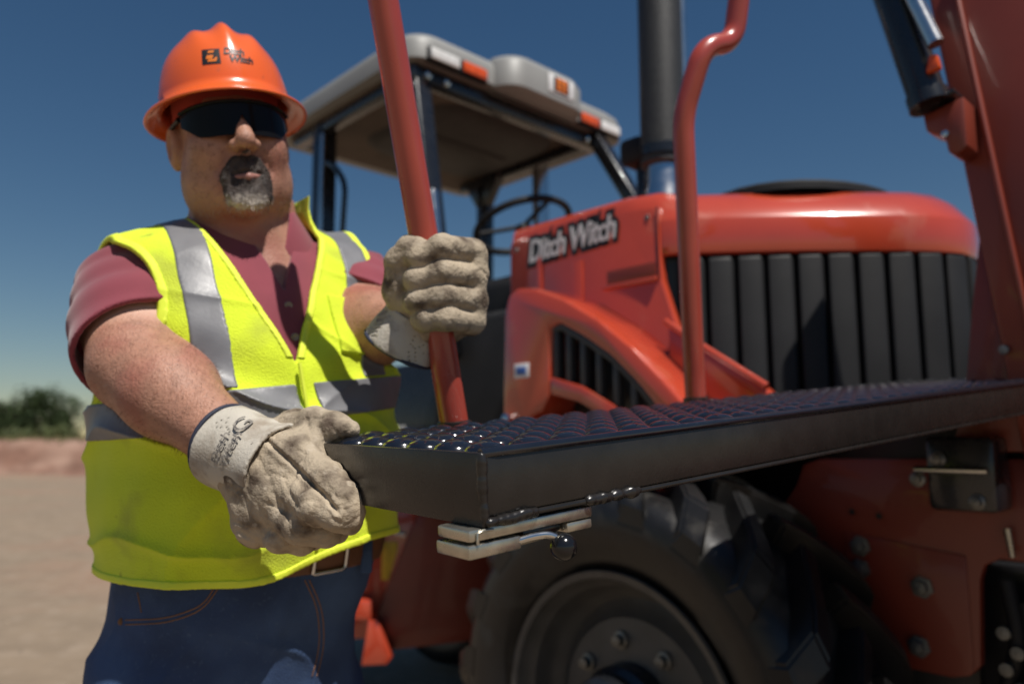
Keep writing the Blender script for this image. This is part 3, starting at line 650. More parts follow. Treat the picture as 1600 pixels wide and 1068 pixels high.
box('underframe', (-.95, .55, .55), (.60, 1.05, .80), M['ink'], tr, .02)
box('front_frame', (.58, .50, .55), (.95, 1.10, .93), M['ink'], tr, .02)
for k, (a_, z_) in enumerate(((.66, .90), (.69, .86), (.72, .92))): tube('hydraulic_hose', smooth_path([(a_, .46, z_), (a_ + .02, .45, z_ - .12), (a_ - .03, .47, z_ - .25), (a_ + .1, .5, z_ - .35)], .06), .016, M['plastic'], tr, 10)
for k in range(4): lathe('hose_fitting', [(0, .0001), (0, .014), (.012, .013), (.013, .0001)], (.655 + .022 * (k % 2), .44, .80 - .035 * k), (0, -1, 0), M['dull_steel'], tr, 10)
box('sky_blocker', (-2.3, 1.10, .22), (-.95, 1.32, .97), M['ink'], tr, .02)  # added to keep skylight off the ground under the cab
# --- orange-red side blade with bracket, hung under the cab step
blade = prism('side_blade', [(.0, .04), (.0, .20), (.18, .66), (.26, .82), (.85, .82), (.85, .25), (.80, .10)], lambda u, v, w: (u - .02, w, v), .03, M['frame_red_shaded'], None, .006)
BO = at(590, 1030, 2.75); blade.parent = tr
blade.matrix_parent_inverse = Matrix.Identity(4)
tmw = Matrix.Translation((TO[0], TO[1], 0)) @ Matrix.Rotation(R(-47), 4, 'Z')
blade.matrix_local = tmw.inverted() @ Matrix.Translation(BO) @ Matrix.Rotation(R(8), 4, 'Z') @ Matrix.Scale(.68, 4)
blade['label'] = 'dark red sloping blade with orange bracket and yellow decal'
prism('blade_foot', [(-.08, .0), (-.05, .22), (.0, .22), (.08, .04), (.05, .0)], lambda u, v, w: (u, -.10 + w, v), .10, M['red'], blade, .006)
prism('side_bracket', [(-.20, .10), (-.20, .86), (.30, .86), (.34, .55), (.30, .10)], lambda u, v, w: (u - .03, .04 + w, v), .04, M['red'], blade, .006)
box('bracket_bar', (-.25, -.06, .55), (-.01, .035, .62), M['red'], blade, .01)
box('bracket_bar', (-.17, -.08, .22), (-.03, .035, .32), M['red'], blade, .01)
for k in range(4): box('bracket_tooth', (-.22 + .05 * k, -.04, .62), (-.195 + .05 * k, .03, .68), M['red'], blade, .004)
tube('brace', [(-.20, -.02, .52), (-.10, -.05, .36)], .016, M['red'], blade, 10)
prism('decal', [(.022, .40), (.022, .60), (.105, .60), (.105, .56), (.06, .40)], lambda u, v, w: (u - .012, .034 + w, v), .004, M['yellow_decal'], blade, .001)
tube('pin', [(.02, .03, .665), (.13, .03, .635)], .012, M['steel'], blade, 10)
# ------------------------------------------------------------------ the worker
PB = np.array([-.42, 1.22, 0], np.float32)           # between the feet
person = empty('person', tuple(PB))
tag(person, 'man in orange hard hat, dark glasses, yellow safety vest, jeans and work gloves', 'person')
def pm(name, fn, lo, hi, h, m, parent=person, newton=1, lip=1.6):
    v, f = surf(fn, lo, hi, h, newton, lip); return mk(name, v - PB, f, m, parent)
MID = np.array([-.423, 1.206, 0], np.float32); YAW = R(40)
SV = np.array([math.cos(YAW), math.sin(YAW), 0], np.float32); TV = np.array([math.sin(YAW), -math.cos(YAW), 0], np.float32)
def tf(p):
    q = p - MID; z = p[:, 2]; sh = .022 * np.clip((1.40 - z) / .25, 0, 1) * (1 - .8 * np.clip((1.02 - z) / .1, 0, 1)); return q @ SV - sh * .76, q @ TV - sh * .64, z
def tw(s, t, z):
    sh = .022 * min(1, max(0, (1.40 - z) / .25)) * (1 - .8 * min(1, max(0, (1.02 - z) / .1))); s, t = s + sh * .76, t + sh * .64
    return MID + SV * s + TV * t + np.array([0, 0, z], np.float32)
SECZ = np.array([.70, .80, .90, .98, 1.06, 1.14, 1.22, 1.30, 1.38, 1.44, 1.485, 1.52, 1.56])
SECW = np.array([.155, .160, .162, .170, .178, .181, .182, .182, .179, .160, .12, .075, .062])
SECF = np.array([.13, .138, .155, .174, .181, .181, .179, .170, .145, .115, .085, .065, .06])
SECB = np.array([.12, .13, .135, .13, .125, .122, .122, .125, .128, .118, .105, .085, .07])
def torso(p, top=True):
    s, t, z = tf(p); zc = np.clip(z, .70, 1.56)
    def it(a):
        i = np.clip(np.searchsorted(SECZ, zc) - 1, 0, len(SECZ) - 2); u = (zc - SECZ[i]) / (SECZ[i + 1] - SECZ[i]); 
        im, ip = np.maximum(i - 1, 0), np.minimum(i + 2, len(SECZ) - 1)
        m0 = (a[i + 1] - a[im]) / (SECZ[i + 1] - SECZ[im]) * (SECZ[i + 1] - SECZ[i]); m1 = (a[ip] - a[i]) / (SECZ[ip] - SECZ[i]) * (SECZ[i + 1] - SECZ[i])
        u2, u3 = u * u, u * u * u
        return (2 * u3 - 3 * u2 + 1) * a[i] + (u3 - 2 * u2 + u) * m0 + (-2 * u3 + 3 * u2) * a[i + 1] + (u3 - u2) * m1
    w = it(SECW); dp = np.where(t > 0, it(SECF), it(SECB))
    k = (np.abs(s / w) ** 2.35 + np.abs(t / dp) ** 2.35) ** (1 / 2.35)
    d = (k - 1) * np.minimum(w, .5 * (it(SECF) + it(SECB))) * .95
    return np.maximum(d, np.maximum(z - 1.56, .70 - z))
SHR, ELR, WRR = at(206, 462, 1.125), at(214, 572, 1.005), at(380, 708, .885)
SHL, ELL, WRL = at(540, 436, 1.33), at(566, 508, 1.225), at(648, 512, 1.105)
FOR_R = ELR * .68 + WRR * .32; FOR_L = ELL * .7 + WRL * .3
HC = np.array([-.432, 1.126, 1.642], np.float32); HY = R(28)
HS = np.array([math.cos(HY), math.sin(HY), 0]); HF = np.array([math.sin(HY), -math.cos(HY), 0]); HP = R(-1.5); HRo = R(-10)
HFp = HF * math.cos(HP) + np.array([0, 0, math.sin(HP)]); HU = np.cross(HFp, HS); HU /= np.linalg.norm(HU)
if HU[2] < 0: HU = -HU
HS, HU = HS * math.cos(HRo) - HU * math.sin(HRo), HU * math.cos(HRo) + HS * math.sin(HRo)
HM = np.stack([HS, HFp, HU]).astype(np.float32)       # rows
HK = .97
def hl(p):
    q = (p - HC) @ HM.T / HK; q[:, 2] = np.where(q[:, 2] < 0, q[:, 2] / 1.09, q[:, 2]); return q
def hw(q): return HC + (np.asarray(q, np.float32) * HK) @ HM
def head(p):
    q = hl(p); a = np.abs(q[:, :1]); m = np.concatenate([a, q[:, 1:]], 1)
    d = ell(q, (0, -.012, .045), (.076, .097, .088))
    d = smin(d, ell(q, (0, .020, -.035), (.070, .074, .088)), .03)
    d = smin(d, ell(q, (0, .030, -.085), (.061, .062, .048)), .03)
    d = smin(d, ell(m, (.046, .012, -.076), (.033, .047, .047)), .03)
    d = smin(d, ell(q, (0, .080, -.110), (.028, .022, .022)), .02)
    d = smin(d, ell(m, (.040, .066, -.034), (.027, .026, .026)), .025)
    d = smin(d, cone(m, (0, .083, .020), (.036, .076, .019), .013, .011), .015)
    d = smax(d, -ell(m, (.032, .106, -.002), (.019, .018, .013)), .014)
    d = smin(d, ell(m, (.031, .078, -.002), (.013, .012, .011)), .008)
    d = smin(d, cone(q, (0, .090, .004), (0, .1185, -.038), .008, .0135), .010)
    d = smin(d, ell(m, (.013, .103, -.042), (.011, .013, .009)), .006)
    d = smax(d, -ell(m, (.0075, .113, -.0525), (.0042, .006, .006)), .003)
    d = smin(d, cone(m, (0, .094, -.0685), (.022, .080, -.0735), .0075, .004), .008)
    d = smin(d, cone(m, (0, .0935, -.0835), (.020, .081, -.0765), .0085, .004), .008)
    d = smax(d, -cone(m, (0, .106, -.0755), (.024, .091, -.0755), .0028, .002), .003)
    d = smax(d, -cone(m, (.022, .1, -.05), (.036, .088, -.072), .003, .002), .012)
    ear = np.maximum(ell(m, (.080, -.014, -.012), (.013, .024, .034)), -ell(m, (.093, -.008, -.010), (.010, .013, .022)))
    d = smin(d, ear, .006)
    return d * HK
NB = tw(-.005, .0, 1.46)
def skin(p):
    d = smin(torso(p), cone(p, NB, hw((0, -.030, -.07)), .070, .064), .05)
    d = smin(d, cone(p, tw(-.005, .055, 1.475), hw((0, .025, -.105)), .045, .035), .05)
    d = smin(d, head(p), .012)
    for sh, el, fo, wr in ((SHR, ELR, FOR_R, WRR), (SHL, ELL, FOR_L, WRL)):
        arm = chain(p, [sh, sh * .5 + el * .5, el, fo, wr], [.060, .059, .052, .0515, .0345], .035)
        d = smin(d, arm, .05)
    return d
def leg(p, sgn, grow=0):
    hip, kn, an = tw(sgn * .085, 0, .82), tw(sgn * .125, .03, .47), tw(sgn * .14, .0, .08)
    return chain(p, [hip, kn, an], [.100 + grow, .078 + grow, .052 + grow], .03)
def body(p):
    d = skin(p); return smin(smin(d, leg(p, -1), .04), leg(p, 1), .04)
LO, HI = np.array([-.74, .86, .04]), np.array([-.10, 1.48, 1.84])
body_o = pm('body', body, LO, HI, .0042, M['skin'])
bw = np.empty(len(body_o.data.vertices) * 3, np.float32); body_o.data.vertices.foreach_get('co', bw); bw = bw.reshape(-1, 3) + PB
def along(p, a, b): return ((p - a) @ (b - a)) / ((b - a) @ (b - a))
tan = np.ones(len(bw), np.float32)
for sh, el in ((SHR, ELR), (SHL, ELL)):
    near = np.linalg.norm(bw - (sh + el) / 2, axis=1) < .26
    tan = np.where(near, np.clip((along(bw, sh, el) + .10 * wob(bw, 30, 90) - .62) / .22, 0, 1), tan)
tan = np.where(hl(bw)[:, 2] > -.2, 1, tan)
body_o.data.attributes.new('tan', 'FLOAT', 'POINT').data.foreach_set('value', tan)
t = M['skin'].node_tree; p_ = t.nodes['Principled BSDF']; an_ = t.nodes.new('ShaderNodeAttribute'); an_.attribute_name = 'tan'
mx = t.nodes.new('ShaderNodeMix'); mx.data_type = 'RGBA'; mx.inputs[6].default_value = (.56, .34, .25, 1); t.links.new(an_.outputs['Fac'], mx.inputs[0]); t.links.new(p_.inputs['Base Color'].links[0].from_socket, mx.inputs[7]); t.links.new(mx.outputs[2], p_.inputs['Base Color'])
M['arm_hair'] = mat('arm hair', (.10, .05, .025), .5, var=.3)
for el, wr, sh, nh in ((ELR, WRR, SHR, 9000), (ELL, WRL, SHL, 3500)):
    k = along(bw, el, wr); dist = np.linalg.norm(bw - el - k[:, None] * (wr - el), axis=1); idx = np.where((k > -.12) & (k < .9) & (dist < .085) & (tan > .6))[0]
    idx = rng.choice(idx, nh); hp = bw[idx] + rng.normal(0, .0016, (nh, 3)); ax_ = el + k[idx][:, None] * (wr - el); hn = hp - ax_; hn /= np.linalg.norm(hn, axis=1)[:, None]
    hd = hn * .35 + (wr - el) / np.linalg.norm(wr - el) * .7 + rng.normal(0, .35, hp.shape); hd /= np.linalg.norm(hd, axis=1)[:, None]
    hwid = np.cross(hd, hn); hwid *= .00013 / np.linalg.norm(hwid, axis=1)[:, None]; ln = rng.uniform(.005, .012, (nh, 1)); hp = hp - hn * .001
    v = np.stack([hp - hwid, hp + hwid, hp + hd * ln], 1).reshape(-1, 3) - PB
    mk('arm_hair', v, np.arange(len(v)).reshape(-1, 3), M['arm_hair'], body_o)['kind'] = 'stuff'

# trousers and belt
def waist_cut(s, t, z): return z - (1.044 + .02 * s)
def jeans(p):
    s, t, z = tf(p); d = torso(p) - .008
    for g_ in (-1, 1): d = smin(d, leg(p, g_, .010 + .006 * np.sin(z * 40 + 2 * g_)), .045)
    d = d + .0042 * wob(p, 30, 4) * np.clip((1.02 - z) * 6, 0, 1) - .0045 * np.clip(1 - np.abs(wob(p * np.array([1, 1, 1.6], np.float32), 21, 14)), 0, 1) ** 4 * np.clip((1.0 - z) * 7, 0, 1) - .0025 * np.exp(-((s + .01) / .012) ** 2) * (t > 0)
    return np.maximum(d, np.maximum(waist_cut(s, t, z), .07 - z))
jeans_o = pm('jeans', jeans, np.array([-.76, .92, .05]), np.array([-.12, 1.50, 1.06]), .0046, M['jeans'])
def belt(p):
    s, t, z = tf(p); d = torso(p); c = waist_cut(s, t, z) + .022
    return np.maximum(np.maximum(d - .0145, -(d - .006)), np.abs(c) - .019)
belt_o = pm('belt', belt, np.array([-.72, .92, .9]), np.array([-.14, 1.46, 1.08]), .004, M['belt'])
def surf_t(s, z, extra, front=True):
    """t where torso distance equals extra, on the front"""
    ts = np.linspace(.05, .30, 400, dtype=np.float32); pts = np.array([tw(s, t, z) for t in ts], np.float32); d = torso(pts)
    return float(ts[np.argmin(np.abs(d - extra))])
def on_front(s, z, extra): return tw(s, surf_t(s, z, extra), z) - PB
def strip(name, line, width, extra, m, parent, r=None):
    tube(name, [on_front(s, z, extra) for s, z in line], r or width, m, parent, 8)
def px_front(x, y, extra):
    ds = np.linspace(.9, 1.4, 1000); pts = np.array([at(x, y, q) for q in ds], np.float32); d = jeans(pts) - extra
    k = np.argmax(d < 0); return pts[k] - PB
def stitch(name, pts, extra=.0003, r=.0009):
    pts = smooth_path([Vector((x, y, 0)) for x, y in pts], 40, 5)
    fine = []
    for a, b in zip(pts[:-1], pts[1:]):
        n_ = max(1, int((b - a).length / 6)); fine += [a.lerp(b, k / n_) for k in range(n_)]
    tube(name, [px_front(q.x, q.y, extra) for q in fine], r, M['thread'], jeans_o, 6)
bz = 1.022
tube('buckle', smooth_path([on_front(.012, bz - .018, .018), on_front(.012, bz + .020, .018), on_front(.062, bz + .022, .018), on_front(.062, bz - .016, .018), on_front(.012, bz - .018, .018)], .006, 3), .0032, M['steel'], belt_o, 8)
for s_ in (-.085, .10): box('belt_loop', (-.008, -.004, -.028), (.008, .004, .028), M['jeans'], jeans_o, .003).location = Vector(on_front(s_, 1.022, .017))
# front pocket seams, fly and rivets
for off in (0, 7):
    stitch('pocket_seam', [(196, 968 + off), (262, 966 + off), (318, 945 + off), (338 + off, 912), (340 + off, 896)])
    stitch('fly_seam', [(476 + off, 905), (497 + off, 950), (500 + off, 1010), (486 + off, 1062)])
stitch('pocket_bag_seam', [(215, 925), (222, 962)])
for q in ((190, 970), (338, 899)): lathe('rivet', [(0, .0001), (0, .0050), (.0016, .0046), (.0026, .0001)], px_front(*q, .0), TV, M['thread'], jeans_o, 10)
def boots(sg):
    def fn(p):
        a = tw(sg * .14, -.03, .05); b = tw(sg * .16, .14, .035); c = tw(sg * .14, -.005, .22)
        d = smin(cone(p, a, b, .048, .042), cone(p, a, c, .052, .06), .03); return np.maximum(d, .002 - p[:, 2])
    return fn
for sg in (-1, 1): pm('boot', boots(sg), np.array([-.75, .9, -.02]), np.array([-.1, 1.55, .3]), .008, M['boot'])
# polo shirt
def folds(p, a, b, f, amp):
    ax = (b - a) / np.linalg.norm(b - a); x = (p - a) @ ax.astype(np.float32)
    return amp * np.sin(x * f + 2.2 * wob(p, 14, 6)) * (.55 + .45 * wob(p, 11, 7))
UR, UL = (ELR - SHR) / np.linalg.norm(ELR - SHR), (ELL - SHL) / np.linalg.norm(ELL - SHL)
SLR, SLL = SHR + UR * .135, SHL + UL * .118
CUTR = (UR * .9 + np.array([.28, -.15, -.08])); CUTR /= np.linalg.norm(CUTR)
CUTL = UL + np.array([-.40, 0, .05]); CUTL /= np.linalg.norm(CUTL)
def arm_r(p, g_): return chain(p, [SHR, SHR * .5 + ELR * .5, ELR], [.061 + g_, .061 + g_, .060 + g_], .03)
def arm_l(p, g_): return chain(p, [SHL, SHL * .5 + ELL * .5, ELL], [.061 + g_, .061 + g_, .060 + g_], .03)
NECK0, NECK1 = tw(0, .0, 1.46), hw((0, -.025, -.08))
def shirt(p):
    s, t, z = tf(p)
    ar, al = arm_r(p, 0), arm_l(p, 0)
    fo = folds(p, SHR, ELR, 120, .0055) * np.clip(1 - ar / .03, 0, 1) + folds(p, SHL, ELL, 120, .005) * np.clip(1 - al / .03, 0, 1)
    d = smin(smin(torso(p), ar, .05), al, .05) - .0135 + fo + .002 * wob(p, 40, 12)
    hol0 = d + .0070
    d = np.maximum(d, -np.maximum(-((p - SLR) @ CUTR), chain(p, [SLR, ELR, WRR], [.11, .10, .08])))
    d = np.maximum(d, -np.maximum(-((p - SLL) @ CUTL), chain(p, [SLL, ELL, WRL], [.11, .10, .08])))
    hol = hol0
    d = np.maximum(d, -np.maximum(hol, ((SLR - .045 * UR) - p) @ CUTR) - 1e3 * (chain(p, [SHR, ELR], [.11, .11]) > 0)); d = np.maximum(d, -np.maximum(hol, ((SLL - .03 * UL) - p) @ CUTL) - 1e3 * (chain(p, [SHL, ELL], [.10, .10]) > 0))
    nk = cone(p, NECK0, NECK1, .083, .074)
    d = smin(d, np.maximum(nk, z - (1.525 - .35 * t)), .02)
    d = np.maximum(d, -cone(p, NECK0, NECK1, .075, .068) * 1.0) if False else d
    d = np.maximum(d, z - (1.520 - .32 * t))
    # open neck at the front
    op = np.maximum(np.abs(s + .003) - np.clip((z - 1.395) * .40, 0, 1), -(t - .02)); d = np.maximum(d, -np.maximum(op, 1.385 - z))
    return np.maximum(d, 1.035 - z)
shirt_o = pm('polo_shirt', shirt, LO, np.array([-.1, 1.48, 1.58]), .0031, M['shirt'])
def collar(p):
    s, t, z = tf(p); ax = (NECK1 - NECK0) / np.linalg.norm(NECK1 - NECK0)
    q = p - NECK0; h_ = q @ ax.astype(np.float32); rad = np.linalg.norm(q - h_[:, None] * ax.astype(np.float32), axis=1)
    rr = .083 + .45 * np.clip(.075 - h_, -.02, .06) + .002 * wob(p, 40, 3)
    d = np.maximum(np.abs(rad - rr) - .0032, np.abs(h_ - .052 - .10 * np.clip(-t, -.06, .02)) - (.024 + .10 * np.clip(t, 0, .09)))
    gap = np.maximum(np.abs(s + .003) - (.010 + .35 * np.clip(h_ - .02, 0, 1)), -t); return np.maximum(d, -gap)
pm('collar', collar, np.array([-.58, 1.02, 1.40]), np.array([-.26, 1.36, 1.58]), .0032, M['shirt'], shirt_o)
# placket and buttons
def placket(p):
    s, t, z = tf(p); d = torso(p) - .0135
    return np.maximum(np.maximum(d, np.abs(s + .004) - .016), np.maximum(np.abs(z - 1.335) - .055, -t))
pm('placket', placket, np.array([-.46, .95, 1.26]), np.array([-.24, 1.2, 1.41]), .003, M['shirt'], shirt_o)
M['button'] = mat('button', (.30, .22, .17), .35, var=.2)
for z_ in (1.372, 1.325): lathe('button', [(-.002, .0001), (-.002, .0060), (.001, .0062), (.0022, .005), (.0012, .003), (.0012, .0001)], on_front(-.004, z_, .0135), TV, M['button'], shirt_o, 14)
# safety vest
VS = -.016
def vest_d(p, th):
    s, t, z = tf(p)
    low = np.clip((1.40 - z) * 5, 0, 1)
    d = smin(smin(torso(p), cone(p, SHR, SHR + UR * .03, .060, .060), .06), cone(p, SHL, SHL + UL * .03, .060, .060), .06)
    d = d - .0185 - .007 * low - .003 * np.clip((1.2 - z) * 6, 0, 1)
    d = d + .0065 * low * np.sin(s * 46 + 3 * t + 1.5 * wob(p, 9, 21)) * np.clip((1.12 - z) * 5 + .25, .15, 1) + .004 * wob(p, 26, 22) + .0016 * wob(p, 70, 27)
    # creases running up from the belly
    d = d + .0065 * low * np.sin((z - .55 * np.abs(s)) * 62 + 2.0 * wob(p, 8, 23)) * np.clip(wob(p, 9, 24), 0, 1)
    rd = np.clip(1 - np.abs(wob(p * np.array([1, 1, .55], np.float32), 19, 25)), 0, 1) ** 4 + np.clip(1 - np.abs(wob(p * np.array([.6, .6, 1.2], np.float32), 27, 26)), 0, 1) ** 5
    d = d - .0066 * rd * (.25 + .75 * low)
    return d - th
def vest_region(p):
    s, t, z = tf(p)
    hem = (1.022 + .16 * s + .01 * np.sin(s * 22)) - z
    vee = np.maximum(np.maximum(-(np.abs(s - VS) - np.clip((z - 1.288) * .46, 0, .094)), -1), -(t + .0))   # placeholder keeps shape
    veeR = np.where((t > -.02) & (z > 1.285), np.clip((z - 1.285) * .44, 0, .094) - np.abs(s - VS), -.1)
    nape = np.where(t <= -.02, .086 - np.abs(s), -.1) if True else 0
    nape = np.where(z > 1.46, nape, -.1)
    # arm holes
    q = np.sqrt(((np.abs(s) - np.where(s > 0, .242, .262)) / .092) ** 2 + ((z - 1.37) / .105) ** 2) - 1; hole = -q * .085
    side = np.where(s > 0, s - .158, -s - .207)
    r_ = np.maximum(np.maximum(hem, veeR), np.maximum(nape, np.where(z > 1.37, np.maximum(hole, side), hole)))
    return r_
def vest(p):
    d = vest_d(p, .0035); inner = vest_d(p, -.0035)
    return np.maximum(np.maximum(d, -inner), vest_region(p))
VLO, VHI = np.array([-.74, .90, .94]), np.array([-.12, 1.50, 1.56])
vest_o = pm('safety_vest', vest, VLO, VHI, .0031, M['vest'])
def band(p):
    s, t, z = tf(p); c = z - (1.235 + .13 * s)
    d = np.maximum(np.maximum(vest_d(p, .0058), -vest_d(p, .0005)), np.abs(c) - .0245)
    gap = np.where(t > 0, .013 - np.abs(s - VS - .010 - .10 * (1.25 - z)), -1); return np.maximum(np.maximum(d, vest_region(p) + .003), gap)
pm('waist_stripe', band, VLO, VHI, .0025, M['tape'], vest_o)
for sg in (-1, 1):
    def sstripe(p, sg=sg):
        s, t, z = tf(p); x0 = .126 - .010 * np.clip((1.45 - z) / .2, 0, 1)
        d = np.maximum(np.maximum(vest_d(p, .0056), -vest_d(p, .0005)), np.abs(s * sg - x0) - .0215)
        return np.maximum(np.maximum(d, vest_region(p) + .004), 1.262 + .13 * s - z)
    pm('shoulder_stripe', sstripe, VLO, VHI, .0025, M['tape'], vest_o)
def edging(p):
    r_ = vest_region(p); d = np.maximum(np.maximum(vest_d(p, .0052), -vest_d(p, -.003)), np.maximum(r_, -(r_ + .010)))
    return d
M['edging'] = mat('yellow edging tape', (.72, .84, .05), .7, var=.06)
pm('edging', edging, VLO, VHI, .0026, M['edging'], vest_o)
def pocket(p):
    s, t, z = tf(p); q = np.maximum(np.abs(s - .092) - .033, np.abs(z - 1.352) - .045)
    return np.maximum(np.maximum(np.maximum(vest_d(p, .0075), -vest_d(p, .0)), q), -t)
pm('pocket', pocket, np.array([-.42, .98, 1.28]), np.array([-.16, 1.3, 1.42]), .003, M['vest'], vest_o)
strip('zip', [(VS, 1.285), (VS + .006, 1.2), (VS + .014, 1.12), (VS + .018, 1.05)], .0028, .036, M['edging'], vest_o)
# --- hard hat
hat = None
def hat_pt(th, k):
    """k: profile parameter list entry (radius factor, height)"""
    r_, u_ = k; c, s_ = math.cos(th), math.sin(th)
    return r_, u_, c, s_
prof = []
for i in range(15):                                         # crown
    a = (i / 14) * math.pi / 2; prof.append((math.sin(a) ** .80, .030 + .122 * math.cos(a) ** .80 if i < 14 else .030, 0))
prof += [(1.0, .036, .004), (1.0, .031, .009), (1.0, .0285, .014), (1.0, .0245, .022), (1.0, .0215, .0275), (1.0, .0190, .0290), (1.0, .0170, .0275), (1.0, .021, .021), (1.0, .026, .010), (1.0, .028, -.002), (.97, .05, 0), (.93, .08, 0), (.7, .125, 0), (.2, .148, 0)]
NSEG = 96; hv, hf = [], []
for k, (rf, u_, ex) in enumerate(prof):
    for j in range(NSEG):
        th = 2 * math.pi * j / NSEG; rs, rt = .096, .113
        x, y = rs * rf * math.sin(th), rt * rf * math.cos(th); n_ = math.hypot(math.sin(th), math.cos(th))
        x += ex * .88 * math.sin(th); y += (ex * .88 * (1.0 + .25 * max(0, math.cos(th)))) * math.cos(th)
        z = u_
        if k < 15:
            fade = min(1, max(0, (1.0 - rf) / .25)) * (1 if y > -.2 else 0)
            z += .013 * math.exp(-(x / .012) ** 2) * fade + .0065 * (math.exp(-((x - .042) / .011) ** 2) + math.exp(-((x + .042) / .011) ** 2)) * fade
            bul = .004 * math.exp(-((u_ - .052) / .012) ** 2) * (math.exp(-((th - 1.35) / .22) ** 2) + math.exp(-((th - 4.93) / .22) ** 2)); x *= 1 + bul * 8
        y += -.006 + (.004 if ex else 0)
        q = hw((x, y, z + .006)); hv.append(q - PB)
for k in range(len(prof) - 1):
    for j in range(NSEG):
        j2 = (j + 1) % NSEG; hf.append((k * NSEG + j, (k + 1) * NSEG + j, (k + 1) * NSEG + j2, k * NSEG + j2))
hat = mk('hard_hat', hv, hf, M['helmet'], person); bm = bmesh.new(); bm.from_mesh(hat.data); bmesh.ops.remove_doubles(bm, verts=bm.verts, dist=.0004); bmesh.ops.recalc_face_normals(bm, faces=bm.faces); bm.to_mesh(hat.data); bm.free()
hat.data.polygons.foreach_set('use_smooth', [True] * len(hat.data.polygons))
# suspension band under the hat
M['band_red'] = mat('red sweatband', (.42, .05, .03), .7, var=.15)
bv = [hw((.0795 * math.sin(a), .098 * math.cos(a) - .006, u_)) - PB for u_ in (.022, .052) for a in np.linspace(0, 2 * math.pi, 49)[:-1]]
mk('sweatband', bv, [(j, (j + 1) % 48, 48 + (j + 1) % 48, 48 + j) for j in range(48)], M['band_red'], hat)
from mathutils.bvhtree import BVHTree
bm = bmesh.new(); bm.from_mesh(hat.data); htree = BVHTree.FromBMesh(bm)
def hat_wrap(x0, z0, lift):
    """wrap flat lettering on the front of the dome"""
    fw = Vector(HFp); sd = Vector(HS); up = Vector(HU); base = Vector(HC - PB)
    def w(c):
        ang = (x0 + c.x) / .110; dirv = sd * math.sin(ang) + fw * math.cos(ang); o_ = base + up * (z0 + c.y * .93) + dirv * .25
        hit = htree.ray_cast(o_, -dirv)
        return (hit[0] if hit[0] is not None else o_ - dirv * .13) + dirv * (lift + c.z)
    return w
def grid_patch(name, x0, x1, y0, y1, warp, m, parent, n=8, shear=0):
    v = [warp(Vector((x0 + (x1 - x0) * i / n + shear * (j / n), y0 + (y1 - y0) * j / n, 0))) for j in range(n + 1) for i in range(n + 1)]
    return mk(name, v, [(j * (n + 1) + i, j * (n + 1) + i + 1, (j + 1) * (n + 1) + i + 1, (j + 1) * (n + 1) + i) for j in range(n) for i in range(n)], m, parent)
hwp = hat_wrap(-.022, .082, .0006)
grid_patch('emblem', -.024, .004, -.010, .016, hwp, M['ink'], hat, 8)
hw2 = hat_wrap(-.022, .082, .0011)
for (a_, b_, c_, d_) in ((-.015, -.006, .009, .013), (-.018, -.008, -.0015, .005), (-.016, -.003, -.006, -.002), (-.006, -.0025, -.006, .001)): grid_patch('emblem_mark', a_, b_, c_, d_, hw2, M['orange_ink'], hat, 3, .002)
text_mesh('lettering', 'Ditch', .0160, M['ink'], hat, None, shear=.2, bold=.0005, depth=0, warp=hat_wrap(-.013, .088, .001))
text_mesh('lettering', 'Witch', .0160, M['ink'], hat, None, shear=.2, bold=.0005, depth=0, warp=hat_wrap(-.006, .076, .001))
bm.free()
# --- glasses
gv, gf = [], []; NA = 41
def gl_pt(a, rad=0):
    y_ = .116 * math.cos(a) ** .8 if abs(a) < 1.56 else 0; return np.array([(.086 + rad) * math.sin(a), -.012 + y_ + rad + .0105, 0])
for layer in (0, 1):
    for i in range(NA):
        a = -1.12 + 2.24 * i / (NA - 1); x = .084 * math.sin(a); b_ = gl_pt(a, -.0022 * layer)
        top = .0165 - .004 * (abs(x) / .08) ** 2; ax_ = abs(x)
        low = -.033 + .006 * max(0, (ax_ - .045) / .03) + max(0, 1 - ax_ / .0135) * .030 + .020 * max(0, (ax_ - .056) / .020) ** 1.3
        for t_ in (0, .33, .66, 1):
            gv.append(hw(b_ + np.array([0, 0, low + (top - low) * t_])) - PB)
for i in range(NA - 1):
    for t_ in range(3):
        a = i * 4 + t_; gf.append((a, a + 4, a + 5, a + 1)); b_ = NA * 4 + a; gf.append((b_, b_ + 1, b_ + 5, b_ + 4))
    for t_ in (0, 3):
        a = i * 4 + t_; gf.append((a, a + NA * 4, a + NA * 4 + 4, a + 4))
for i in (0, NA - 1):
    for t_ in range(3): a = i * 4 + t_; gf.append((a, a + 1, a + 1 + NA * 4, a + NA * 4))
glasses = mk('safety_glasses', gv, gf, M['glasses'], person); glasses.data.set_sharp_from_angle(angle=R(40))
for sg in (-1, 1):
    pth = [hw((sg * .0765, .040, .012)), hw((sg * .083, .01, .012)), hw((sg * .085, -.02, .010))]
    tube('temple_arm', [q - PB for q in pth], [.0042, .0035, .003], M['glasses'], glasses, 8)
tube('brow_bar', [hw(gl_pt(a, .001) + np.array([0, 0, .0165 - .004 * math.sin(a) ** 2])) - PB for a in np.linspace(-1.12, 1.12, 25)], .0024, M['glasses'], glasses, 8)
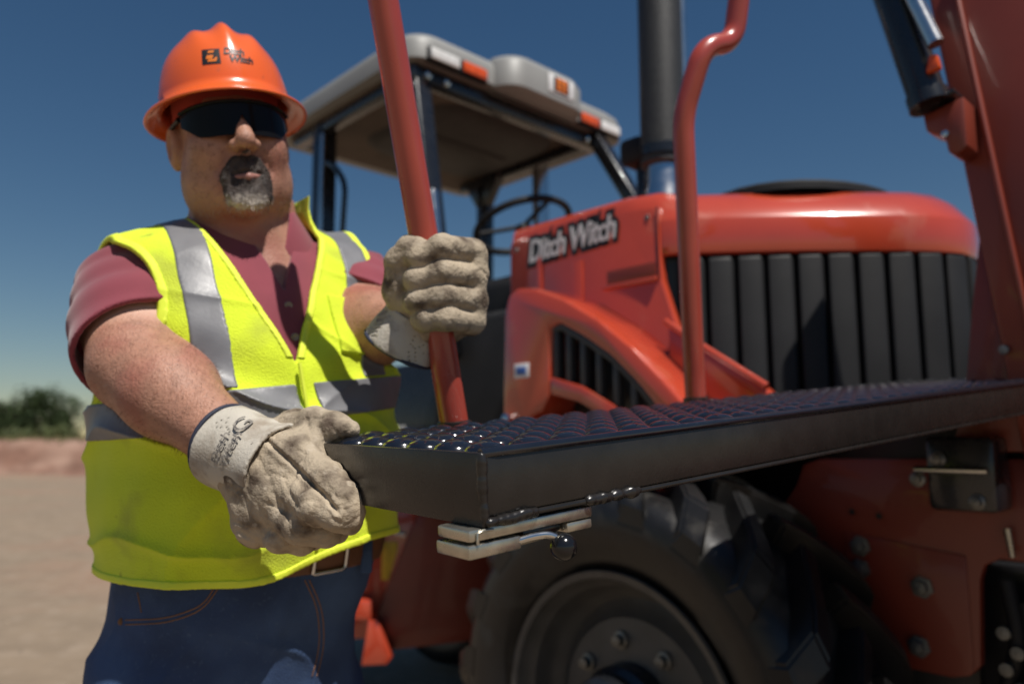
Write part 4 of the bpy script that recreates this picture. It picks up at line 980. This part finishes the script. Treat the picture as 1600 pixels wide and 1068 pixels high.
# --- goatee
def goatee(p):
    q = hl(p); x, y, u_ = np.abs(q[:, 0]), q[:, 1], q[:, 2]; d = head(p)
    w_ = .0385 - .005 * np.clip((u_ + .075) / .02, 0, 1)
    reg = ((np.abs(x / w_) ** 2.6 + np.abs((u_ + .0895) / .0385) ** 2.6) ** (1 / 2.6) - 1) * .036
    cheek = (np.sqrt(((x - .024) / .009) ** 2 + ((u_ + .088) / .014) ** 2) - 1) * .008      # thin patch beside the mouth
    mouth = (np.sqrt((x / .0165) ** 2 + ((u_ + .0815 + .10 * x) / .0033) ** 2) - 1) * .0033
    nz_ = wob(q, 420, 31) * .5 + wob(q, 240, 32) * .5
    full = np.clip(-reg / .0042 + .35 * nz_, 0, 1)
    tmax = .0038 + .0060 * np.clip((-.100 - u_) / .03, 0, 1) + .0012 * nz_
    thick = -.0025 + (tmax + .0025) * full * (3 - 2 * full) * full
    line = cone(np.stack([x, y, u_], 1), (0, .1085, -.0775), (.020, .0985, -.0795), .0034, .0026)
    return np.maximum(np.maximum(np.maximum(d - thick, -(d + .006)), .03 - y), -line)
gcen = hw((0, .08, -.09))
gv, gf = surf(goatee, gcen - .07, gcen + .07, .0019, 0)
go = mk('goatee', gv - PB, gf, M['hair'], person)
def lower_lip(p):
    q = hl(p); m = np.concatenate([np.abs(q[:, :1]), q[:, 1:]], 1)
    return cone(m, (0, .1050, -.0850), (.0165, .0965, -.0830), .0056, .0030) * HK
lv, lf = surf(lower_lip, gcen - .05, gcen + .06, .0012, 1); mk('lower_lip', lv - PB, lf, M['lip'], person)
# grey chin: the hair itself pales downwards
t = M['hair'].node_tree; p_ = t.nodes['Principled BSDF']; tc = t.nodes.new('ShaderNodeTexCoord'); sp = t.nodes.new('ShaderNodeSeparateXYZ'); nz = t.nodes.new('ShaderNodeTexNoise'); nz.inputs['Scale'].default_value = 130
ad = t.nodes.new('ShaderNodeMath'); ad.operation = 'MULTIPLY_ADD'; ad.inputs[1].default_value = .028; mr = t.nodes.new('ShaderNodeMapRange'); mr.inputs['From Min'].default_value = float(HC[2]) - .099; mr.inputs['From Max'].default_value = float(HC[2]) - .122
t.links.new(tc.outputs['Object'], sp.inputs[0]); t.links.new(tc.outputs['Object'], nz.inputs['Vector']); t.links.new(nz.outputs['Fac'], ad.inputs[0]); t.links.new(sp.outputs['Z'], ad.inputs[2]); t.links.new(ad.outputs[0], mr.inputs['Value'])
mx = t.nodes.new('ShaderNodeMix'); mx.data_type = 'RGBA'; t.links.new(p_.inputs['Base Color'].links[0].from_socket, mx.inputs[6]); mx.inputs[7].default_value = (.52, .46, .39, 1)
t.links.new(mr.outputs[0], mx.inputs[0]); t.links.new(mx.outputs[2], p_.inputs['Base Color'])
hi_ = rng.integers(0, len(gv), 5200); hp = gv[hi_].astype(np.float64); hn = hp - hw((0, .02, -.07)); hn /= np.linalg.norm(hn, axis=1)[:, None]
hd = hn * .6 + np.array([0, 0, -.75]) + rng.normal(0, .28, hp.shape); hd /= np.linalg.norm(hd, axis=1)[:, None]
hwid = np.cross(hd, rng.normal(size=hp.shape)); hwid *= .00045 / np.linalg.norm(hwid, axis=1)[:, None]; ln = rng.uniform(.004, .010, (len(hp), 1))
v = np.stack([hp - hwid, hp + hwid, hp + hd * ln], 1).reshape(-1, 3) - PB
mk('beard_strands', v, np.arange(len(v)).reshape(-1, 3), M['hair'], go)['kind'] = 'stuff'
# --- gloves
def glove_r(p):
    P_ = at; wob1 = .0007 * wob(p, 90, 41) + .0003 * wob(p, 240, 42)
    K = [P_(470, 712, .842), P_(449, 757, .828), P_(426, 791, .832), P_(404, 816, .850)]
    wr = P_(380, 708, .885)
    d = cone(p, wr, (K[1] + K[2]) / 2, .031, .028)
    d = smin(d, cone(p, wr, K[0], .029, .024), .03); d = smin(d, cone(p, wr, K[3], .029, .024), .03)
    d = smin(d, cone(p, K[0], K[3], .022, .021), .025)
    fi = [[K[0], P_(512, 748, .795), P_(540, 778, .778), P_(552, 797, .775)], [K[1], P_(492, 792, .782), P_(528, 806, .772), P_(548, 815, .775)], [K[2], P_(470, 822, .800), P_(508, 830, .805), P_(528, 830, .83)], [K[3], P_(438, 838, .825), P_(470, 845, .84), P_(492, 842, .865)]]
    for j, fl in enumerate(fi): d = smin(d, chain(p, fl, [.0200, .0178, .0155, .0130] if j < 3 else [.019, .0160, .0145, .012], .008), .007)
    th = [P_(424, 694, .890), P_(462, 672, .892), P_(490, 664, .875), P_(522, 668, .858), P_(548, 671, .848)]
    d = smin(d, chain(p, th, [.026, .0230, .0190, .0160, .0118], .012), .014)
    q = p - np.array([0, 0, CAM_H], np.float32); fw = q[:, 1] * math.cos(PITCH) + q[:, 2] * math.sin(PITCH); up = -q[:, 1] * math.sin(PITCH) + q[:, 2] * math.cos(PITCH)
    gx_, gy_ = 800 + FPX * q[:, 0] / fw, 534 - FPX * up / fw
    def groove(pts):
        best = np.full(len(p), 1e3, np.float32)
        for (x0, y0), (x1, y1) in zip(pts[:-1], pts[1:]):
            t_ = np.clip(((gx_ - x0) * (x1 - x0) + (gy_ - y0) * (y1 - y0)) / ((x1 - x0) ** 2 + (y1 - y0) ** 2), 0, 1)
            best = np.minimum(best, np.hypot(gx_ - x0 - t_ * (x1 - x0), gy_ - y0 - t_ * (y1 - y0)))
        return best
    front = np.clip((.875 - fw) * 60, 0, 1)
    seam = groove([(400, 668), (425, 696), (455, 722), (485, 752), (512, 780), (528, 800)])
    d = d + front * (.0030 * np.exp(-(seam / 3.2) ** 2) - .0012 * np.exp(-((seam - 7) / 3.5) ** 2))
    for ln in ([(444, 745), (452, 770), (466, 792)], [(428, 770), (440, 800), (452, 815)], [(525, 775), (545, 782)], [(518, 788), (540, 797)], [(500, 668), (508, 690)], [(480, 655), (486, 690)]):
        d = d + front * .0016 * np.exp(-(groove(ln) / 3.0) ** 2)
    c0 = P_(450, 740, .82); x = (p - c0) @ ((K[3] - K[0]) / np.linalg.norm(K[3] - K[0])).astype(np.float32)
    ax = (P_(552, 805, .775) - wr); ax /= np.linalg.norm(ax); y = (p - wr) @ ax.astype(np.float32)
    d = d + .0022 * np.clip(1 - np.abs(wob(p, 62, 46)) * 3.2, 0, 1) ** 2 + .0013 * np.clip(1 - np.abs(wob(p, 130, 47)) * 3, 0, 1) ** 2 + wob1 * .6 + .0006 * np.sin(x * 190 + 3 * wob(p, 40, 44) + y * 60) * np.clip(1 - np.abs(y - .06) / .05, 0, 1)
    d = d + .0004 * np.sin(y * 420 + 2 * wob(p, 50, 45)) * np.clip((y - .10) * 30, 0, 1)
    return d
gl_r = pm('glove', glove_r, at(455, 765, .83) - .17, at(455, 765, .83) + .17, .0024, M['leather'])
gl_r['label'] = 'dirty tan leather glove gripping the end of the black step'
def cuff_of(a, b, ra, rb, seed, notch=0):
    ax = ((b - a) / np.linalg.norm(b - a)).astype(np.float32); L_ = np.linalg.norm(b - a)
    def fn(p):
        q = p - a; h_ = q @ ax; r_ = np.linalg.norm(q - h_[:, None] * ax, axis=1); rr = ra + (rb - ra) * h_ / L_ + .0022 * wob(p, 55, seed) + .0012 * wob(p, 130, seed + 1)
        rr = rr - .0025 * np.exp(-((h_ - L_ * .78) / .012) ** 2)
        return np.maximum(np.abs(r_ - rr) - .0022, np.abs(h_ - L_ / 2) - L_ / 2)
    return fn
CA, CB = at(352, 694, .905), at(436, 730, .858)
cr = pm('cuff', cuff_of(CA, CB, .0465, .0455, 51), np.minimum(CA, CB) - .08, np.maximum(CA, CB) + .08, .0026, M['cuff'], gl_r)
def ring(name, c, ax, r_, rad, m, parent, n=40):
    ax = Vector(ax).normalized(); u = ax.orthogonal().normalized(); w = ax.cross(u); c = Vector(c)
    tube(name, [c + (u * math.cos(a) + w * math.sin(a)) * r_ for a in np.linspace(0, 2 * math.pi, n)], rad, m, parent, 8, cap=False)
ring('trim', CA - PB, CB - CA, .0470, .0028, M['trim'], gl_r)
def cyl_wrap(a, b, ra, rb, ang0, off, lift):
    """lettering on a cuff: x runs round the cuff, y along it"""
    ax = Vector(b - a).normalized(); toc = Vector((0, 0, CAM_H)) - Vector(a); toc = (toc - ax * toc.dot(ax)).normalized(); si = ax.cross(toc); L_ = (Vector(b) - Vector(a)).length
    def w(c):
        h_ = off - c.y; r_ = ra + (rb - ra) * h_ / L_ + lift; an = ang0 - c.x / ra
        return Vector(a - PB) + ax * h_ + (toc * math.cos(an) + si * math.sin(an)) * r_
    return w
M['faded_ink'] = mat('faded print', (.09, .08, .075), .8, col2=(.30, .27, .23), vscale=200)
text_mesh('print', 'Ditch', .017, M['faded_ink'], gl_r, None, shear=.15, bold=.0002, depth=0, warp=cyl_wrap(CA, CB, .0465, .0455, .50, .052, .0042))
text_mesh('print', 'Witch', .017, M['faded_ink'], gl_r, None, shear=.15, bold=.0002, depth=0, warp=cyl_wrap(CA, CB, .0465, .0455, .50, .067, .0042))
text_mesh('print', 'G', .032, M['faded_ink'], gl_r, None, shear=.15, bold=0, depth=0, warp=cyl_wrap(CA, CB, .0465, .0455, -.30, .064, .0042))
RD = 1.03                                              # depth of the rail in the fist
def glove_l(p):
    P_ = at; d = None
    rows = [((737, 392), (690, 386), (657, 402), (648, 410)), ((744, 430), (690, 424), (652, 437), (640, 446)), ((744, 469), (690, 462), (652, 470), (641, 476)), ((738, 503), (695, 497), (664, 499), (654, 502))]
    for j, r_ in enumerate(rows):
        fl = [P_(*r_[0], RD + .012), P_(*r_[1], RD - .040), P_(*r_[2], RD - .036), P_(*r_[3], RD - .010)]
        e = chain(p, fl, [.0175, .0163, .0162, .0148] if j < 3 else [.0168, .0156, .015, .0138], .010)
        d = e if d is None else smin(d, e, .0020)
    palm = smin(cone(p, P_(740, 398, RD + .012), P_(738, 500, RD + .012), .019, .019), cone(p, P_(715, 400, RD + .045), P_(700, 505, RD + .045), .022, .024), .04)
    palm = smin(palm, cone(p, P_(700, 470, RD + .045), P_(655, 515, RD + .025), .030, .036), .03)
    palm = smin(palm, cone(p, P_(690, 410, RD + .045), P_(655, 500, RD + .030), .024, .036), .03)
    d = smin(d, palm, .005)
    th = [P_(652, 500, RD + .012), P_(626, 455, RD - .002), P_(624, 410, RD - .012), P_(640, 390, RD - .020), P_(652, 387, RD - .028)]
    d = smin(d, chain(p, th, [.028, .0225, .0185, .0165, .0140], .012), .009)
    x = p[:, 2]
    d = d + .0002 * wob(p, 70, 61) + .0003 * wob(p, 250, 62) + .0011 * np.clip(1 - np.abs(wob(p * np.array([1.3, 1, .8], np.float32), 62, 64)) * 3.2, 0, 1) ** 2 + .0008 * np.clip(1 - np.abs(wob(p, 130, 65)) * 3, 0, 1) ** 2
    return d
g0 = at(680, 450, RD)
gl_l = pm('glove', glove_l, g0 - .13, g0 + .13, .0024, M['leather'])
gl_l['label'] = 'tan leather glove closed round the red rail'
DA, DB = at(632, 530, RD + .028), at(652, 492, RD + .020)
DA2 = DA + (DA - DB) * .35
pm('cuff', cuff_of(DA2, DB, .0510, .0430, 71), np.minimum(DA2, DB) - .08, np.maximum(DA2, DB) + .08, .0026, M['cuff'], gl_l)
ring('trim', DA2 - PB, DB - DA2, .0515, .0028, M['trim'], gl_l)
